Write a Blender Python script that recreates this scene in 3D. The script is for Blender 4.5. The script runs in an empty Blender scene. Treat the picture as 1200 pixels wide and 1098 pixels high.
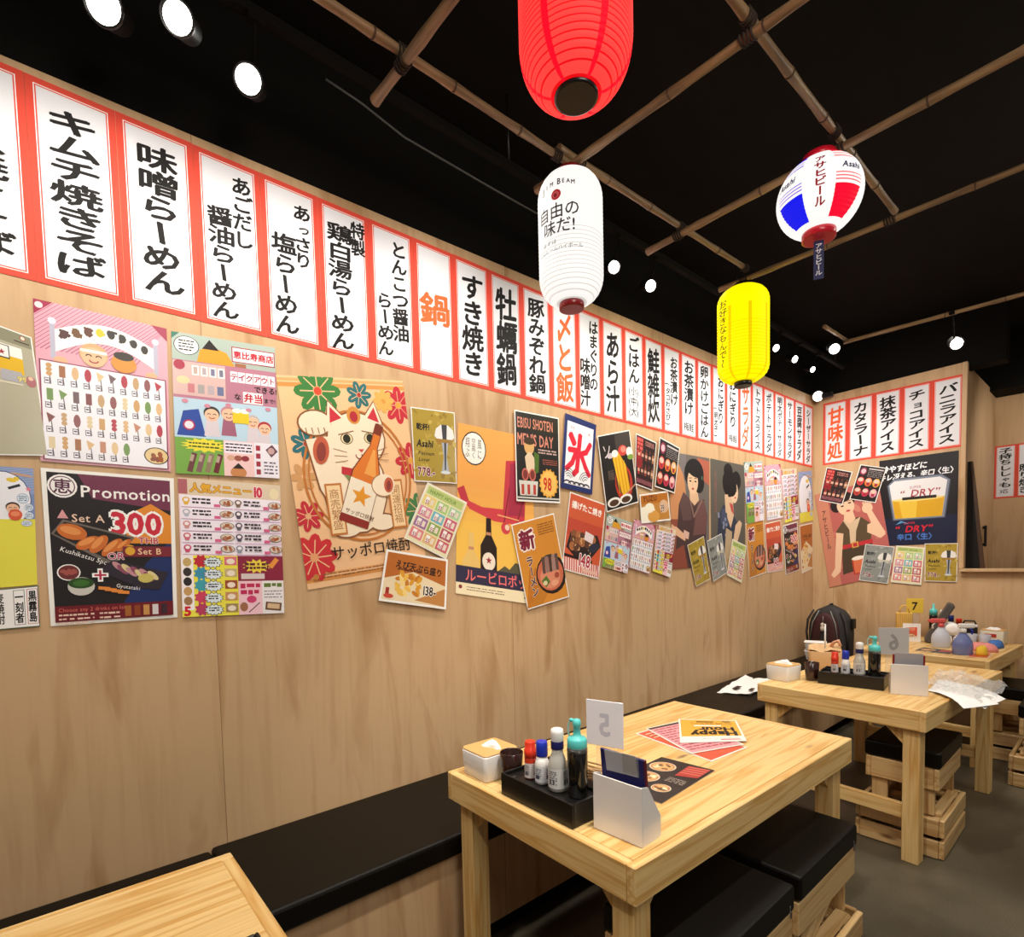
import bpy, bmesh, math, random
from mathutils import Matrix, Vector
C = bpy.context.scene.collection
sc = bpy.context.scene
rnd = random.Random(7)
PI = math.pi

# ------------------------------------------------------------------ camera
cam = bpy.data.cameras.new('camera'); camo = bpy.data.objects.new('camera', cam); C.objects.link(camo)
F_PX, PX, PY = 636.69, 598.4, 691.27
cam.sensor_fit = 'HORIZONTAL'; cam.sensor_width = 36.0; cam.lens = 36.0 * F_PX / 1200.0
cam.shift_x = (600 - PX) / 1200; cam.shift_y = (PY - 549) / 1200
cam.clip_start = .02; cam.clip_end = 100
yaw, pitch, roll = -.8592, -.0531, -.0230
d = Vector((math.sin(yaw) * math.cos(pitch), math.cos(yaw) * math.cos(pitch), math.sin(pitch)))
r0 = Vector((math.cos(yaw), -math.sin(yaw), 0)); u0 = r0.cross(d)
rr = math.cos(roll) * r0 + math.sin(roll) * u0; uu = -math.sin(roll) * r0 + math.cos(roll) * u0
camo.matrix_world = Matrix(((rr.x, uu.x, -d.x, 2.1338), (rr.y, uu.y, -d.y, 0), (rr.z, uu.z, -d.z, 1.4875), (0, 0, 0, 1)))
sc.camera = camo

# ------------------------------------------------------------------ world, exposure, room and fill lights
sc.view_settings.view_transform = 'Standard'; sc.view_settings.look = 'None'
sc.view_settings.gamma = 1; sc.view_settings.use_curve_mapping = False
sc.view_settings.exposure = 0.0
W = bpy.data.worlds.new('world'); sc.world = W; W.use_nodes = True
bg = W.node_tree.nodes['Background']; bg.inputs[0].default_value = (1, .93, .84, 1); bg.inputs[1].default_value = .15

def area(name, loc, to, sx, sy, power, col=(1, .93, .82)):
    l = bpy.data.lights.new(name, 'AREA'); l.shape = 'RECTANGLE'; l.size = sx; l.size_y = sy; l.energy = power; l.color = col
    o = bpy.data.objects.new(name, l); C.objects.link(o); o.location = loc
    o.rotation_euler = (Vector(to) - Vector(loc)).to_track_quat('-Z', 'Y').to_euler()
def spot(name, loc, to, power, ang=70, blend=.6, rad=.04, col=(1, .95, .86)):
    l = bpy.data.lights.new(name, 'SPOT'); l.energy = power; l.spot_size = math.radians(ang); l.spot_blend = blend
    l.shadow_soft_size = rad; l.color = col
    o = bpy.data.objects.new(name, l); C.objects.link(o); o.location = loc
    o.rotation_euler = (Vector(to) - Vector(loc)).to_track_quat('-Z', 'Y').to_euler()
# added fill lights at ceiling height, standing in for unseen room lamps
area('aisle_fill', (2.6, .6, 3.3), (.3, 1.6, 1.6), .9, 2.4, 55)
area('aisle_fill', (2.6, 3.9, 3.3), (.3, 3.8, 1.6), .7, 2.0, 40)
# wall-washing spots set out from the rail, some added where no head hangs
for k, (y, ty, p) in enumerate([(-.5, -.3, 26), (.2, .3, 27), (.66, .95, 27), (1.35, 1.5, 27), (2.2, 2.3, 28), (2.8, 2.95, 28), (3.55, 3.7, 30), (4.2, 4.2, 29), (4.7, 4.9, 27), (5.05, 5.5, 20)]):
    spot('wall_wash_spot', (.56, y, 2.93), (.0, ty, 1.8), p, 150, 1, .08)
# spots that shine down on the tables
for x, y, tx, ty, p in [(1.45, -.3, 1.0, .1, 85), (1.5, 1.2, .95, 1.75, 165), (1.45, 3.1, 1.1, 3.6, 85), (1.32, 4.6, 1.1, 5.1, 48), (2.4, 2.6, 1.9, 2.9, 40)]:
    spot('table_spot', (x, y, 3.1), (tx, ty, .75), p, 75, .8, .06)

spot('back_wall_fill', (.95, 4.3, 2.9), (.65, 5.83, 1.9), 62, 110, 1, .06)  # added to brighten the strips on the back wall, no lamp of its own
spot('far_wall_fill', (2.1, 6.25, 2.95), (1.3, 7.3, 2.0), 34, 120, 1, .06)  # added light for the far area behind the opening, no fixture

# ------------------------------------------------------------------ helpers
def lin(c):
    return c / 12.92 if c <= .04045 else ((c + .055) / 1.055) ** 2.4
def hx(s):
    s = s.lstrip('#')
    if len(s) == 3: s = ''.join(k * 2 for k in s)
    return tuple(lin(int(s[i:i + 2], 16) / 255) for i in (0, 2, 4))
MATS = {}
def newmat(name):
    m = bpy.data.materials.new(name); m.use_nodes = True; MATS[name] = m
    return m, m.node_tree, m.node_tree.nodes['Principled BSDF']
def mat(name, col, rough=.5, metal=0, coat=0, trans=0, alpha=1, emit=0, spec=.5):
    if name in MATS: return MATS[name]
    m, t, b = newmat(name)
    c = hx(col) if isinstance(col, str) else col
    b.inputs['Base Color'].default_value = (*c, 1); b.inputs['Roughness'].default_value = rough
    b.inputs['Metallic'].default_value = metal; b.inputs['Coat Weight'].default_value = coat; b.inputs['Coat Roughness'].default_value = .08
    b.inputs['Transmission Weight'].default_value = trans; b.inputs['Alpha'].default_value = alpha
    b.inputs['Specular IOR Level'].default_value = spec
    if emit: b.inputs['Emission Color'].default_value = (*c, 1); b.inputs['Emission Strength'].default_value = emit
    # a little procedural unevenness in the gloss
    n = t.nodes.new('ShaderNodeTexNoise'); n.inputs['Scale'].default_value = 35
    mr = t.nodes.new('ShaderNodeMapRange'); mr.inputs[3].default_value = max(.02, rough - .06); mr.inputs[4].default_value = min(1, rough + .06)
    t.links.new(n.outputs[0], mr.inputs[0]); t.links.new(mr.outputs[0], b.inputs['Roughness'])
    return m
def N(t, kind, **kw):
    n = t.nodes.new(kind)
    for k, v in kw.items(): setattr(n, k, v)
    return n
def ramp(t, stops):
    n = t.nodes.new('ShaderNodeValToRGB'); e = n.color_ramp.elements
    while len(e) < len(stops): e.new(.5)
    for i, (p, c) in enumerate(stops): e[i].position = p; e[i].color = (*(hx(c) if isinstance(c, str) else c), 1)
    return n
def print_mat(name, rough, coat):
    m, t, b = newmat(name); a = N(t, 'ShaderNodeAttribute', attribute_name='Col')
    t.links.new(a.outputs['Color'], b.inputs['Base Color'])
    b.inputs['Roughness'].default_value = rough; b.inputs['Coat Weight'].default_value = coat; b.inputs['Coat Roughness'].default_value = .1; b.inputs['Specular IOR Level'].default_value = .3
    return m
PAPER = print_mat('printed_paper', .7, 0); GLOSS = print_mat('laminated_print', .5, .22)
def glow_mat(name, s, rough=.6):
    m, t, b = newmat(name); a = N(t, 'ShaderNodeAttribute', attribute_name='Col')
    k = N(t, 'ShaderNodeVectorMath', operation='SCALE'); k.inputs[3].default_value = .3; t.links.new(a.outputs['Color'], k.inputs[0]); t.links.new(k.outputs[0], b.inputs['Base Color']); t.links.new(a.outputs['Color'], b.inputs['Emission Color']); b.inputs['Specular IOR Level'].default_value = .1
    b.inputs['Emission Strength'].default_value = s; b.inputs['Roughness'].default_value = rough
    return m
GLOW = glow_mat('lit_lantern_paper', 1.0)

def pine(name, c0, c1, c2):
    m, t, b = newmat(name); L = t.links.new
    a = N(t, 'ShaderNodeAttribute', attribute_name='g')
    mp = N(t, 'ShaderNodeMapping'); mp.inputs['Scale'].default_value = (.45, 7, 7); L(a.outputs['Vector'], mp.inputs[0])
    n1 = N(t, 'ShaderNodeTexNoise'); n1.inputs['Scale'].default_value = 1.6; n1.inputs['Detail'].default_value = 3; L(mp.outputs[0], n1.inputs['Vector'])
    mm = N(t, 'ShaderNodeMath', operation='MULTIPLY'); mm.inputs[1].default_value = 3.6; L(n1.outputs[0], mm.inputs[0])
    fr = N(t, 'ShaderNodeMath', operation='PINGPONG'); fr.inputs[1].default_value = .5; L(mm.outputs[0], fr.inputs[0])
    r = ramp(t, [(0, c1), (.25, c0), (.7, c0), (1, c1)]); 
    m2 = N(t, 'ShaderNodeMath', operation='MULTIPLY'); m2.inputs[1].default_value = 2; L(fr.outputs[0], m2.inputs[0]); L(m2.outputs[0], r.inputs[0])
    # long fine fibres
    mp2 = N(t, 'ShaderNodeMapping'); mp2.inputs['Scale'].default_value = (4, 120, 120); L(a.outputs['Vector'], mp2.inputs[0])
    n2 = N(t, 'ShaderNodeTexNoise'); n2.inputs['Scale'].default_value = 1; L(mp2.outputs[0], n2.inputs['Vector'])
    r2 = ramp(t, [(.35, (.87, .84, .8)), (.65, (1, 1, 1))]); L(n2.outputs[0], r2.inputs[0])
    mx = N(t, 'ShaderNodeMix', data_type='RGBA', blend_type='MULTIPLY'); mx.inputs[0].default_value = .8
    L(r.outputs[0], mx.inputs[6]); L(r2.outputs[0], mx.inputs[7])
    # knots
    mp3 = N(t, 'ShaderNodeMapping'); mp3.inputs['Scale'].default_value = (2.2, 7, 7); L(a.outputs['Vector'], mp3.inputs[0])
    v = N(t, 'ShaderNodeTexVoronoi'); v.inputs['Scale'].default_value = 1; L(mp3.outputs[0], v.inputs['Vector'])
    r3 = ramp(t, [(.05, (1, 1, 1)), (.12, (0, 0, 0))]); L(v.outputs['Distance'], r3.inputs[0])
    mx2 = N(t, 'ShaderNodeMix', data_type='RGBA'); L(r3.outputs[0], mx2.inputs[0]); L(mx.outputs[2], mx2.inputs[6]); mx2.inputs[7].default_value = (*hx(c2), 1)
    L(mx2.outputs[2], b.inputs['Base Color']); b.inputs['Roughness'].default_value = .42
    bp = N(t, 'ShaderNodeBump'); bp.inputs['Strength'].default_value = .12; bp.inputs['Distance'].default_value = .002; L(n2.outputs[0], bp.inputs['Height']); L(bp.outputs[0], b.inputs['Normal'])
    return m
PINE = pine('varnished_pine', '#e6c283', '#d2a058', '#6b3f1c')
CRATE = pine('raw_pallet_pine', '#d6b27c', '#bd9158', '#6b4520')

def plywood(name, c0, c1, c2):
    m, t, b = newmat(name); L = t.links.new
    g = N(t, 'ShaderNodeNewGeometry'); sp = N(t, 'ShaderNodeSeparateXYZ'); L(g.outputs['Position'], sp.inputs[0])
    s = N(t, 'ShaderNodeMath', operation='ADD'); L(sp.outputs[0], s.inputs[0]); L(sp.outputs[1], s.inputs[1])
    s1 = N(t, 'ShaderNodeMath', operation='SUBTRACT'); s1.inputs[1].default_value = .459; L(s.outputs[0], s1.inputs[0])
    s2 = N(t, 'ShaderNodeMath', operation='DIVIDE'); s2.inputs[1].default_value = 1.39; L(s1.outputs[0], s2.inputs[0])
    fl = N(t, 'ShaderNodeMath', operation='FLOOR'); L(s2.outputs[0], fl.inputs[0])
    fc = N(t, 'ShaderNodeMath', operation='FRACT'); L(s2.outputs[0], fc.inputs[0])
    cb = N(t, 'ShaderNodeCombineXYZ'); L(s.outputs[0], cb.inputs[0]); L(sp.outputs[2], cb.inputs[1]); 
    f5 = N(t, 'ShaderNodeMath', operation='MULTIPLY'); f5.inputs[1].default_value = 7.3; L(fl.outputs[0], f5.inputs[0]); L(f5.outputs[0], cb.inputs[2])
    mp = N(t, 'ShaderNodeMapping'); mp.inputs['Scale'].default_value = (4.5, .75, 1); L(cb.outputs[0], mp.inputs[0])
    n1 = N(t, 'ShaderNodeTexNoise'); n1.inputs['Scale'].default_value = 1.5; n1.inputs['Detail'].default_value = 4; n1.inputs['Distortion'].default_value = .9; L(mp.outputs[0], n1.inputs['Vector'])
    r = ramp(t, [(.3, c1), (.46, c0), (.6, c0), (.75, c2)]); L(n1.outputs[0], r.inputs[0])
    mp2 = N(t, 'ShaderNodeMapping'); mp2.inputs['Scale'].default_value = (22, 1.3, 1); L(cb.outputs[0], mp2.inputs[0])
    n2 = N(t, 'ShaderNodeTexNoise'); n2.inputs['Scale'].default_value = 1.6; n2.inputs['Detail'].default_value = 3; n2.inputs['Distortion'].default_value = .5; L(mp2.outputs[0], n2.inputs['Vector'])
    r2 = ramp(t, [(.3, (.9, .87, .83)), (.5, (1, 1, 1))]); L(n2.outputs[0], r2.inputs[0])
    mx = N(t, 'ShaderNodeMix', data_type='RGBA', blend_type='MULTIPLY'); mx.inputs[0].default_value = .75; L(r.outputs[0], mx.inputs[6]); L(r2.outputs[0], mx.inputs[7])
    # sheet joints
    lt = N(t, 'ShaderNodeMath', operation='LESS_THAN'); lt.inputs[1].default_value = .0014; L(fc.outputs[0], lt.inputs[0])
    mx2 = N(t, 'ShaderNodeMix', data_type='RGBA'); L(lt.outputs[0], mx2.inputs[0]); L(mx.outputs[2], mx2.inputs[6]); mx2.inputs[7].default_value = (*hx('#80603e'), 1)
    L(mx2.outputs[2], b.inputs['Base Color']); b.inputs['Roughness'].default_value = .55; b.inputs['Specular IOR Level'].default_value = .35
    return m
PLY = plywood('birch_plywood', '#c8a57d', '#b18a60', '#b9936b')

m, t, b = newmat('polished_concrete'); FLOORM = m
g = N(t, 'ShaderNodeNewGeometry'); n1 = N(t, 'ShaderNodeTexNoise'); n1.inputs['Scale'].default_value = 1.6; n1.inputs['Detail'].default_value = 8; t.links.new(g.outputs['Position'], n1.inputs['Vector'])
r = ramp(t, [(.3, '#3a3529'), (.5, '#524c3f'), (.72, '#6a6352')]); t.links.new(n1.outputs[0], r.inputs[0])
n2 = N(t, 'ShaderNodeTexNoise'); n2.inputs['Scale'].default_value = 190; n2.inputs['Detail'].default_value = 4; t.links.new(g.outputs['Position'], n2.inputs['Vector'])
r2 = ramp(t, [(.36, (.62, .6, .56)), (.5, (.9, .88, .86)), (.62, (1.0, .98, .94)), (.7, (1.0, 1.0, 1.0))]); t.links.new(n2.outputs[0], r2.inputs[0])
mx = N(t, 'ShaderNodeMix', data_type='RGBA', blend_type='MULTIPLY'); mx.inputs[0].default_value = 1; t.links.new(r.outputs[0], mx.inputs[6]); t.links.new(r2.outputs[0], mx.inputs[7])
t.links.new(mx.outputs[2], b.inputs['Base Color']); b.inputs['Roughness'].default_value = .38

m, t, b = newmat('dry_bamboo'); BAMBOO = m
a = N(t, 'ShaderNodeAttribute', attribute_name='g'); mp = N(t, 'ShaderNodeMapping'); mp.inputs['Scale'].default_value = (3, 30, 30); t.links.new(a.outputs['Vector'], mp.inputs[0])
n1 = N(t, 'ShaderNodeTexNoise'); n1.inputs['Scale'].default_value = 2; t.links.new(mp.outputs[0], n1.inputs['Vector'])
r = ramp(t, [(.3, '#66503a'), (.55, '#8a6e4c'), (.8, '#a48760')]); t.links.new(n1.outputs[0], r.inputs[0]); t.links.new(r.outputs[0], b.inputs['Base Color']); b.inputs['Roughness'].default_value = .45

BLACK = mat('black_leatherette', '#0a0704', .45, spec=.2)
BLKPAINT = mat('black_ceiling_paint', '#0e0c09', .85, spec=.12)
BLKPL = mat('black_plastic', '#100e0d', .35)
WHITEPL = mat('white_plastic', '#e4e0dc', .35)
METAL = mat('grey_metal', '#8a8a8a', .35, 1)

class MB:
    def __init__(s): s.v = []; s.f = []; s.m = []; s.c = []; s.g = []; s.s = []; s.mats = []
    def mi(s, m):
        if m not in s.mats: s.mats.append(m)
        return s.mats.index(m)
    def face(s, idx, m, col=None, smooth=False, g=None):
        s.f.append(idx); s.m.append(s.mi(m)); s.c.append(col); s.s.append(smooth); s.g.append(g)
    def mesh(s, vs, fs, m, col=None, smooth=False, gs=None, M=None):
        k = len(s.v)
        for p in vs: s.v.append(tuple(M @ Vector(p)) if M is not None else tuple(p))
        for f in fs: s.face([k + i for i in f], m, col, smooth, [gs[i] for i in f] if gs else None)
        return s
    def box(s, c, d, m, b=.003, M=None, col=None, axis=None):
        hx_, hy, hz = d[0] / 2, d[1] / 2, d[2] / 2; h = (hx_, hy, hz); b = min(b, min(h) * .6)
        vs = []; idx = {}
        for sx in (-1, 1):
            for sy in (-1, 1):
                for sz in (-1, 1):
                    sg = (sx, sy, sz)
                    for ax in range(3):
                        idx[sg + (ax,)] = len(vs)
                        vs.append([sg[k] * (h[k] if k == ax else h[k] - b) for k in range(3)])
        fs = []
        for ax in range(3):
            o = [k for k in range(3) if k != ax]
            for sg in (-1, 1):
                q = []
                for (p, r_) in ((-1, -1), (1, -1), (1, 1), (-1, 1)):
                    key = [0, 0, 0]; key[ax] = sg; key[o[0]] = p; key[o[1]] = r_; q.append(idx[tuple(key) + (ax,)])
                if (sg > 0) == (ax == 1): q.reverse()
                fs.append(q)
        for ax in range(3):                       # edges along ax
            o = [k for k in range(3) if k != ax]
            for p in (-1, 1):
                for r_ in (-1, 1):
                    ka = [0, 0, 0]; ka[o[0]] = p; ka[o[1]] = r_; kb = list(ka); ka[ax] = -1; kb[ax] = 1
                    q = [idx[tuple(ka) + (o[0],)], idx[tuple(kb) + (o[0],)], idx[tuple(kb) + (o[1],)], idx[tuple(ka) + (o[1],)]]
                    fs.append(q)
        for k in list({kk[:3] for kk in idx}): fs.append([idx[k + (0,)], idx[k + (1,)], idx[k + (2,)]])
        for i, f in enumerate(fs):                # outward orientation
            a, b_, c_ = (Vector(vs[j]) for j in f[:3])
            n = (b_ - a).cross(c_ - a); mid = sum((Vector(vs[j]) for j in f), Vector()) / len(f)
            if n.dot(mid) < 0: f.reverse()
        L = axis if axis is not None else max(range(3), key=lambda k: h[k])
        o = [k for k in range(3) if k != L]; off = (rnd.random() * 50, rnd.random() * 50, rnd.random() * 50)
        gs = [(v[L] + off[0], v[o[0]] + off[1], v[o[1]] + off[2]) for v in vs]
        T = Matrix.Translation(c) @ (M if M is not None else Matrix())
        return s.mesh(vs, fs, m, col, False, gs, T)
    def bar(s, p, q, w, t, m, up=(0, 0, 1), b=.002):      # square bar between two points
        p = Vector(p); q = Vector(q); x = (q - p); L = x.length; x.normalize(); y = Vector(up).cross(x)
        if y.length < 1e-4: y = Vector((1, 0, 0)).cross(x)
        y.normalize(); z = x.cross(y)
        M = Matrix((x, y, z)).transposed().to_4x4()
        return s.box((p + q) / 2, (L, w, t), m, b, M)
    def lathe(s, prof, m, n=24, c=(0, 0, 0), M=None, col=None, cols=None, smooth=True, sx=1, sy=1):
        T = Matrix.Translation(c) @ (M if M is not None else Matrix())
        k = len(s.v)
        for r_, z in prof:
            for i in range(n):
                a = 2 * PI * i / n
                s.v.append(tuple(T @ Vector((r_ * math.cos(a) * sx, r_ * math.sin(a) * sy, z))))
        for j in range(len(prof) - 1):
            for i in range(n):
                i2 = (i + 1) % n
                cc = cols(j, i) if cols else col
                s.face([k + j * n + i, k + j * n + i2, k + (j + 1) * n + i2, k + (j + 1) * n + i], m, cc, smooth)
        if prof[0][0] > 1e-5: s.face([k + i for i in reversed(range(n))], m, cols(0, 0) if cols else col)
        if prof[-1][0] > 1e-5: s.face([k + (len(prof) - 1) * n + i for i in range(n)], m, cols(len(prof) - 2, 0) if cols else col)
        return s
    def tube(s, pts, r_, m, n=10, col=None, rad=None, grain=False):
        k = len(s.v); P = [Vector(p) for p in pts]; ref = None; dist = 0; gl = []; off = rnd.random() * 50
        for j, p in enumerate(P):
            d_ = (P[min(j + 1, len(P) - 1)] - P[max(j - 1, 0)]).normalized()
            if ref is None: ref = d_.orthogonal().normalized()
            ref = (ref - d_ * ref.dot(d_)).normalized(); b_ = d_.cross(ref)
            if j: dist += (P[j] - P[j - 1]).length
            rj = rad[j] if rad else r_
            for i in range(n):
                a = 2 * PI * i / n; s.v.append(tuple(p + (ref * math.cos(a) + b_ * math.sin(a)) * rj)); gl.append((dist + off, rj * math.cos(a), rj * math.sin(a)))
        for j in range(len(P) - 1):
            for i in range(n):
                i2 = (i + 1) % n; q = [j * n + i, j * n + i2, (j + 1) * n + i2, (j + 1) * n + i]
                s.face([k + w for w in q], m, col, True, [gl[w] for w in q] if grain else None)
        e = (len(P) - 1) * n
        q = list(reversed(range(n))); s.face([k + w for w in q], m, col, False, [gl[w] for w in q] if grain else None)
        q = [e + i for i in range(n)]; s.face([k + w for w in q], m, col, False, [gl[w] for w in q] if grain else None)
        return s
    def prism(s, poly, m, t=.01, M=None, col=None):       # polygon in xy pulled up by t
        n = len(poly); vs = [(x, y, 0) for x, y in poly] + [(x, y, t) for x, y in poly]
        ar = sum(poly[i][0] * poly[(i + 1) % n][1] - poly[(i + 1) % n][0] * poly[i][1] for i in range(n))
        fs = [list(reversed(range(n))), [n + i for i in range(n)]] + [[i, (i + 1) % n, n + (i + 1) % n, n + i] for i in range(n)]
        if ar < 0: fs = [list(reversed(f)) for f in fs]
        return s.mesh(vs, fs, m, col, False, None, M)
    def soft(s, c, d, m, r_=.02, seg=3, puff=.0, axis=None):
        """upholstered block: rounded edges, slightly swollen top"""
        bm = bmesh.new(); bmesh.ops.create_cube(bm, size=1); bmesh.ops.scale(bm, vec=d, verts=bm.verts)
        bmesh.ops.bevel(bm, geom=bm.edges[:] , offset=r_, segments=seg, profile=.6, affect='EDGES')
        bmesh.ops.recalc_face_normals(bm, faces=bm.faces); bm.verts.index_update()
        vs = [(v.co.x + c[0], v.co.y + c[1], v.co.z + c[2]) for v in bm.verts]; big = max(f.calc_area() for f in bm.faces)
        for f in bm.faces: s.mesh([vs[v.index] for v in f.verts], [list(range(len(f.verts)))], m, None, False)
        bm.free(); return s
    def build(s, name, parent=None, loc=None):
        me = bpy.data.meshes.new(name); me.from_pydata(s.v, [], s.f)
        for m in s.mats: me.materials.append(m)
        me.polygons.foreach_set('material_index', s.m); me.polygons.foreach_set('use_smooth', s.s)
        if any(c is not None for c in s.c):
            a = me.color_attributes.new('Col', 'FLOAT_COLOR', 'CORNER'); buf = []
            for f, c in zip(s.f, s.c): buf += (list(c) + [1.0] if c is not None else [1, 1, 1, 1]) * len(f)
            a.data.foreach_set('color', buf)
        if any(g is not None for g in s.g):
            a = me.attributes.new('g', 'FLOAT_VECTOR', 'CORNER'); buf = []
            for f, g in zip(s.f, s.g):
                for i in range(len(f)): buf += list(g[i]) if g else [0, 0, 0]
            a.data.foreach_set('vector', buf)
        me.update()
        o = bpy.data.objects.new(name, me); C.objects.link(o)
        if parent: o.parent = parent
        if loc: o.location = loc
        return o
def tag(o, label, cat, group=None, kind=None):
    o['label'] = label; o['category'] = cat
    if group: o['group'] = group
    if kind: o['kind'] = kind
    return o
def thing(name, label, cat, loc=(0, 0, 0), rz=0, group=None):
    o = bpy.data.objects.new(name, None); C.objects.link(o); o.empty_display_size = .05
    o.location = loc; o.rotation_euler = (0, 0, rz)
    return tag(o, label, cat, group)
def struct(o): o['kind'] = 'structure'; return o
def dup(root, loc, rz=None, label=None, group=None, sc_=None):
    r = root.copy(); C.objects.link(r); r.location = loc
    if rz is not None: r.rotation_euler = (0, 0, rz)
    if label: r['label'] = label
    if group: r['group'] = group
    if sc_: r.scale = sc_
    for ch in list(root.children):
        c = ch.copy(); C.objects.link(c); c.parent = r
        for g_ in ch.children:
            e = g_.copy(); C.objects.link(e); e.parent = c
    return r

# ------------------------------------------------------------------ glyphs and printed art
GL = {}
_fc = bpy.data.curves.new('glyph', 'FONT'); _fc.resolution_u = 2; _fo = bpy.data.objects.new('glyph', _fc)
def glyph(ch):
    if ch not in GL:
        _fc.body = ch; me = _fo.to_mesh()
        vs = [(v.co.x, v.co.y) for v in me.vertices]; fs = [list(p.vertices) for p in me.polygons]
        _fo.to_mesh_clear()
        GL[ch] = (vs, fs, max((v[0] for v in vs), default=.3))
    return GL[ch]
class Art:
    """Printed picture: x right 0..1, y down 0..A in units of the sheet's width."""
    def __init__(s, fn, A, m, mb=None): s.fn = fn; s.A = A; s.m = m; s.mb = mb or MB(); s.l = 1
    def up(s): s.l += 1; return s
    def poly(s, pts, col, up=True):
        s.l += 1 if up else .1
        n = len(pts); ar = sum(pts[i][0] * pts[(i + 1) % n][1] - pts[(i + 1) % n][0] * pts[i][1] for i in range(n))
        if ar > 0: pts = pts[::-1]
        k = len(s.mb.v)
        for x, y in pts: s.mb.v.append(tuple(s.fn(min(max(x, 0), 1), min(max(y / s.A, 0), 1), s.l)))
        s.mb.face([k + i for i in range(n)], s.m, hx(col) if isinstance(col, str) else col)
        return s
    def rect(s, x, y, w, h, col, rot=0, up=True):
        c, q = math.cos(rot), math.sin(rot); cx, cy = x + w / 2, y + h / 2
        return s.poly([(cx + c * a - q * b_, cy + q * a + c * b_) for a, b_ in ((-w / 2, -h / 2), (w / 2, -h / 2), (w / 2, h / 2), (-w / 2, h / 2))], col, up)
    def ell(s, cx, cy, rx, ry=None, col='#000', rot=0, n=18, up=True, a0=0, a1=2 * PI):
        ry = rx if ry is None else ry; c, q = math.cos(rot), math.sin(rot)
        k = n if a1 - a0 > 6.2 else n + 1
        p = [(rx * math.cos(a0 + (a1 - a0) * i / n), ry * math.sin(a0 + (a1 - a0) * i / n)) for i in range(k)]
        return s.poly([(cx + c * a - q * b_, cy + q * a + c * b_) for a, b_ in p], col, up)
    def line(s, pts, w, col, up=True):
        if up: s.l += 1
        for (x0, y0), (x1, y1) in zip(pts, pts[1:]):
            dx, dy = x1 - x0, y1 - y0; L = math.hypot(dx, dy) or 1; nx, ny = -dy / L * w / 2, dx / L * w / 2
            ex, ey = dx / L * w * .3, dy / L * w * .3
            s.poly([(x0 + nx - ex, y0 + ny - ey), (x1 + nx + ex, y1 + ny + ey), (x1 - nx + ex, y1 - ny + ey), (x0 - nx - ex, y0 - ny - ey)], col, False)
        return s
    def arc(s, cx, cy, rx, ry, a0, a1, w, col, n=14, up=True):
        return s.line([(cx + rx * math.cos(a0 + (a1 - a0) * i / n), cy + ry * math.sin(a0 + (a1 - a0) * i / n)) for i in range(n + 1)], w, col, up)
    def burst(s, cx, cy, r_, col, n=14, k=.78, ry=None, up=True):
        ry = ry or r_
        return s.poly([(cx + (r_ if i % 2 else r_ * k) * math.cos(PI * i / n), cy + (ry if i % 2 else ry * k) * math.sin(PI * i / n)) for i in range(2 * n)], col, up)
    def star(s, cx, cy, r_, col, rot=-PI / 2): return s.poly([(cx + (r_ if i % 2 == 0 else r_ * .42) * math.cos(rot + PI * i / 5), cy + (r_ if i % 2 == 0 else r_ * .42) * math.sin(rot + PI * i / 5)) for i in range(10)], col)
    def flower(s, cx, cy, r_, col, core, n=8, line_=None):
        s.up()
        for i in range(n):
            a = 2 * PI * i / n; s.ell(cx + .6 * r_ * math.cos(a), cy + .6 * r_ * math.sin(a), r_ * .44, r_ * .27, col, a, 10, False)
        s.up()
        if line_:
            for i in range(n):
                a = 2 * PI * i / n; s.line([(cx, cy), (cx + .75 * r_ * math.cos(a), cy + .75 * r_ * math.sin(a))], r_ * .05, line_, False)
        return s.ell(cx, cy, r_ * .17, None, core)
    def glyph(s, ch, x, y, sx, sy, col, off=0, rot=0, skew=0, mir=False, slant=0, ctr=False):
        """one character whose em box has its centre at x,y; a heavier pen is the same stroke set down again a little beside itself"""
        vs, fs, adv = glyph(ch); gx0 = (adv + min((v[0] for v in vs), default=0)) / 2 if ctr else .5; c, q = math.cos(rot), math.sin(rot)
        col = hx(col) if isinstance(col, str) else col
        n = 1 if off < .008 else 4 if off < .05 else 8
        for j in range(n):
            k = len(s.mb.v); dx = dy = 0
            if n > 1: dx, dy = off * math.cos(2 * PI * j / n + .4), off * math.sin(2 * PI * j / n + .4)
            for gx, gy in vs:
                a = (gx - gx0) + dx; b_ = (gy - .38) + dy
                b_ += skew * a; a += slant * b_
                if mir: a = -a
                a *= sx; b_ *= -sy
                X, Y = x + c * a - q * b_, y + q * a + c * b_
                s.mb.v.append(tuple(s.fn(min(max(X, 0), 1), min(max(Y / s.A, 0), 1), s.l + j * .12)))
            for f in fs: s.mb.face([k + i for i in (reversed(f) if mir else f)], s.m, col)
    def text(s, st, x, y, size, col, off=.0, sx=None, rot=0, out=None, ow=.05, up=True, slant=0, mir=False, sp=1.0, arcf=None):
        """horizontal line: x,y = left end, mid height"""
        if out: s.text(st, x, y, size, out, off + ow, sx, rot, None, 0, up, slant, mir, sp); up = True
        if up: s.l += 1
        sx = sx or size; pen = 0; c, q = math.cos(rot), math.sin(rot)
        for i, ch in enumerate(st):
            if ch == ' ': pen += .33 * sx; continue
            w = 1.0 if ord(ch) > 0x2000 else glyph(ch)[2] + .07
            px = (pen + .5 * sx) * (-1 if mir else 1)
            s.glyph(ch, x + c * px, y + q * px, sx, size, col, off, rot, 0, mir, slant)
            pen += w * sx * sp
        return s
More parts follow.
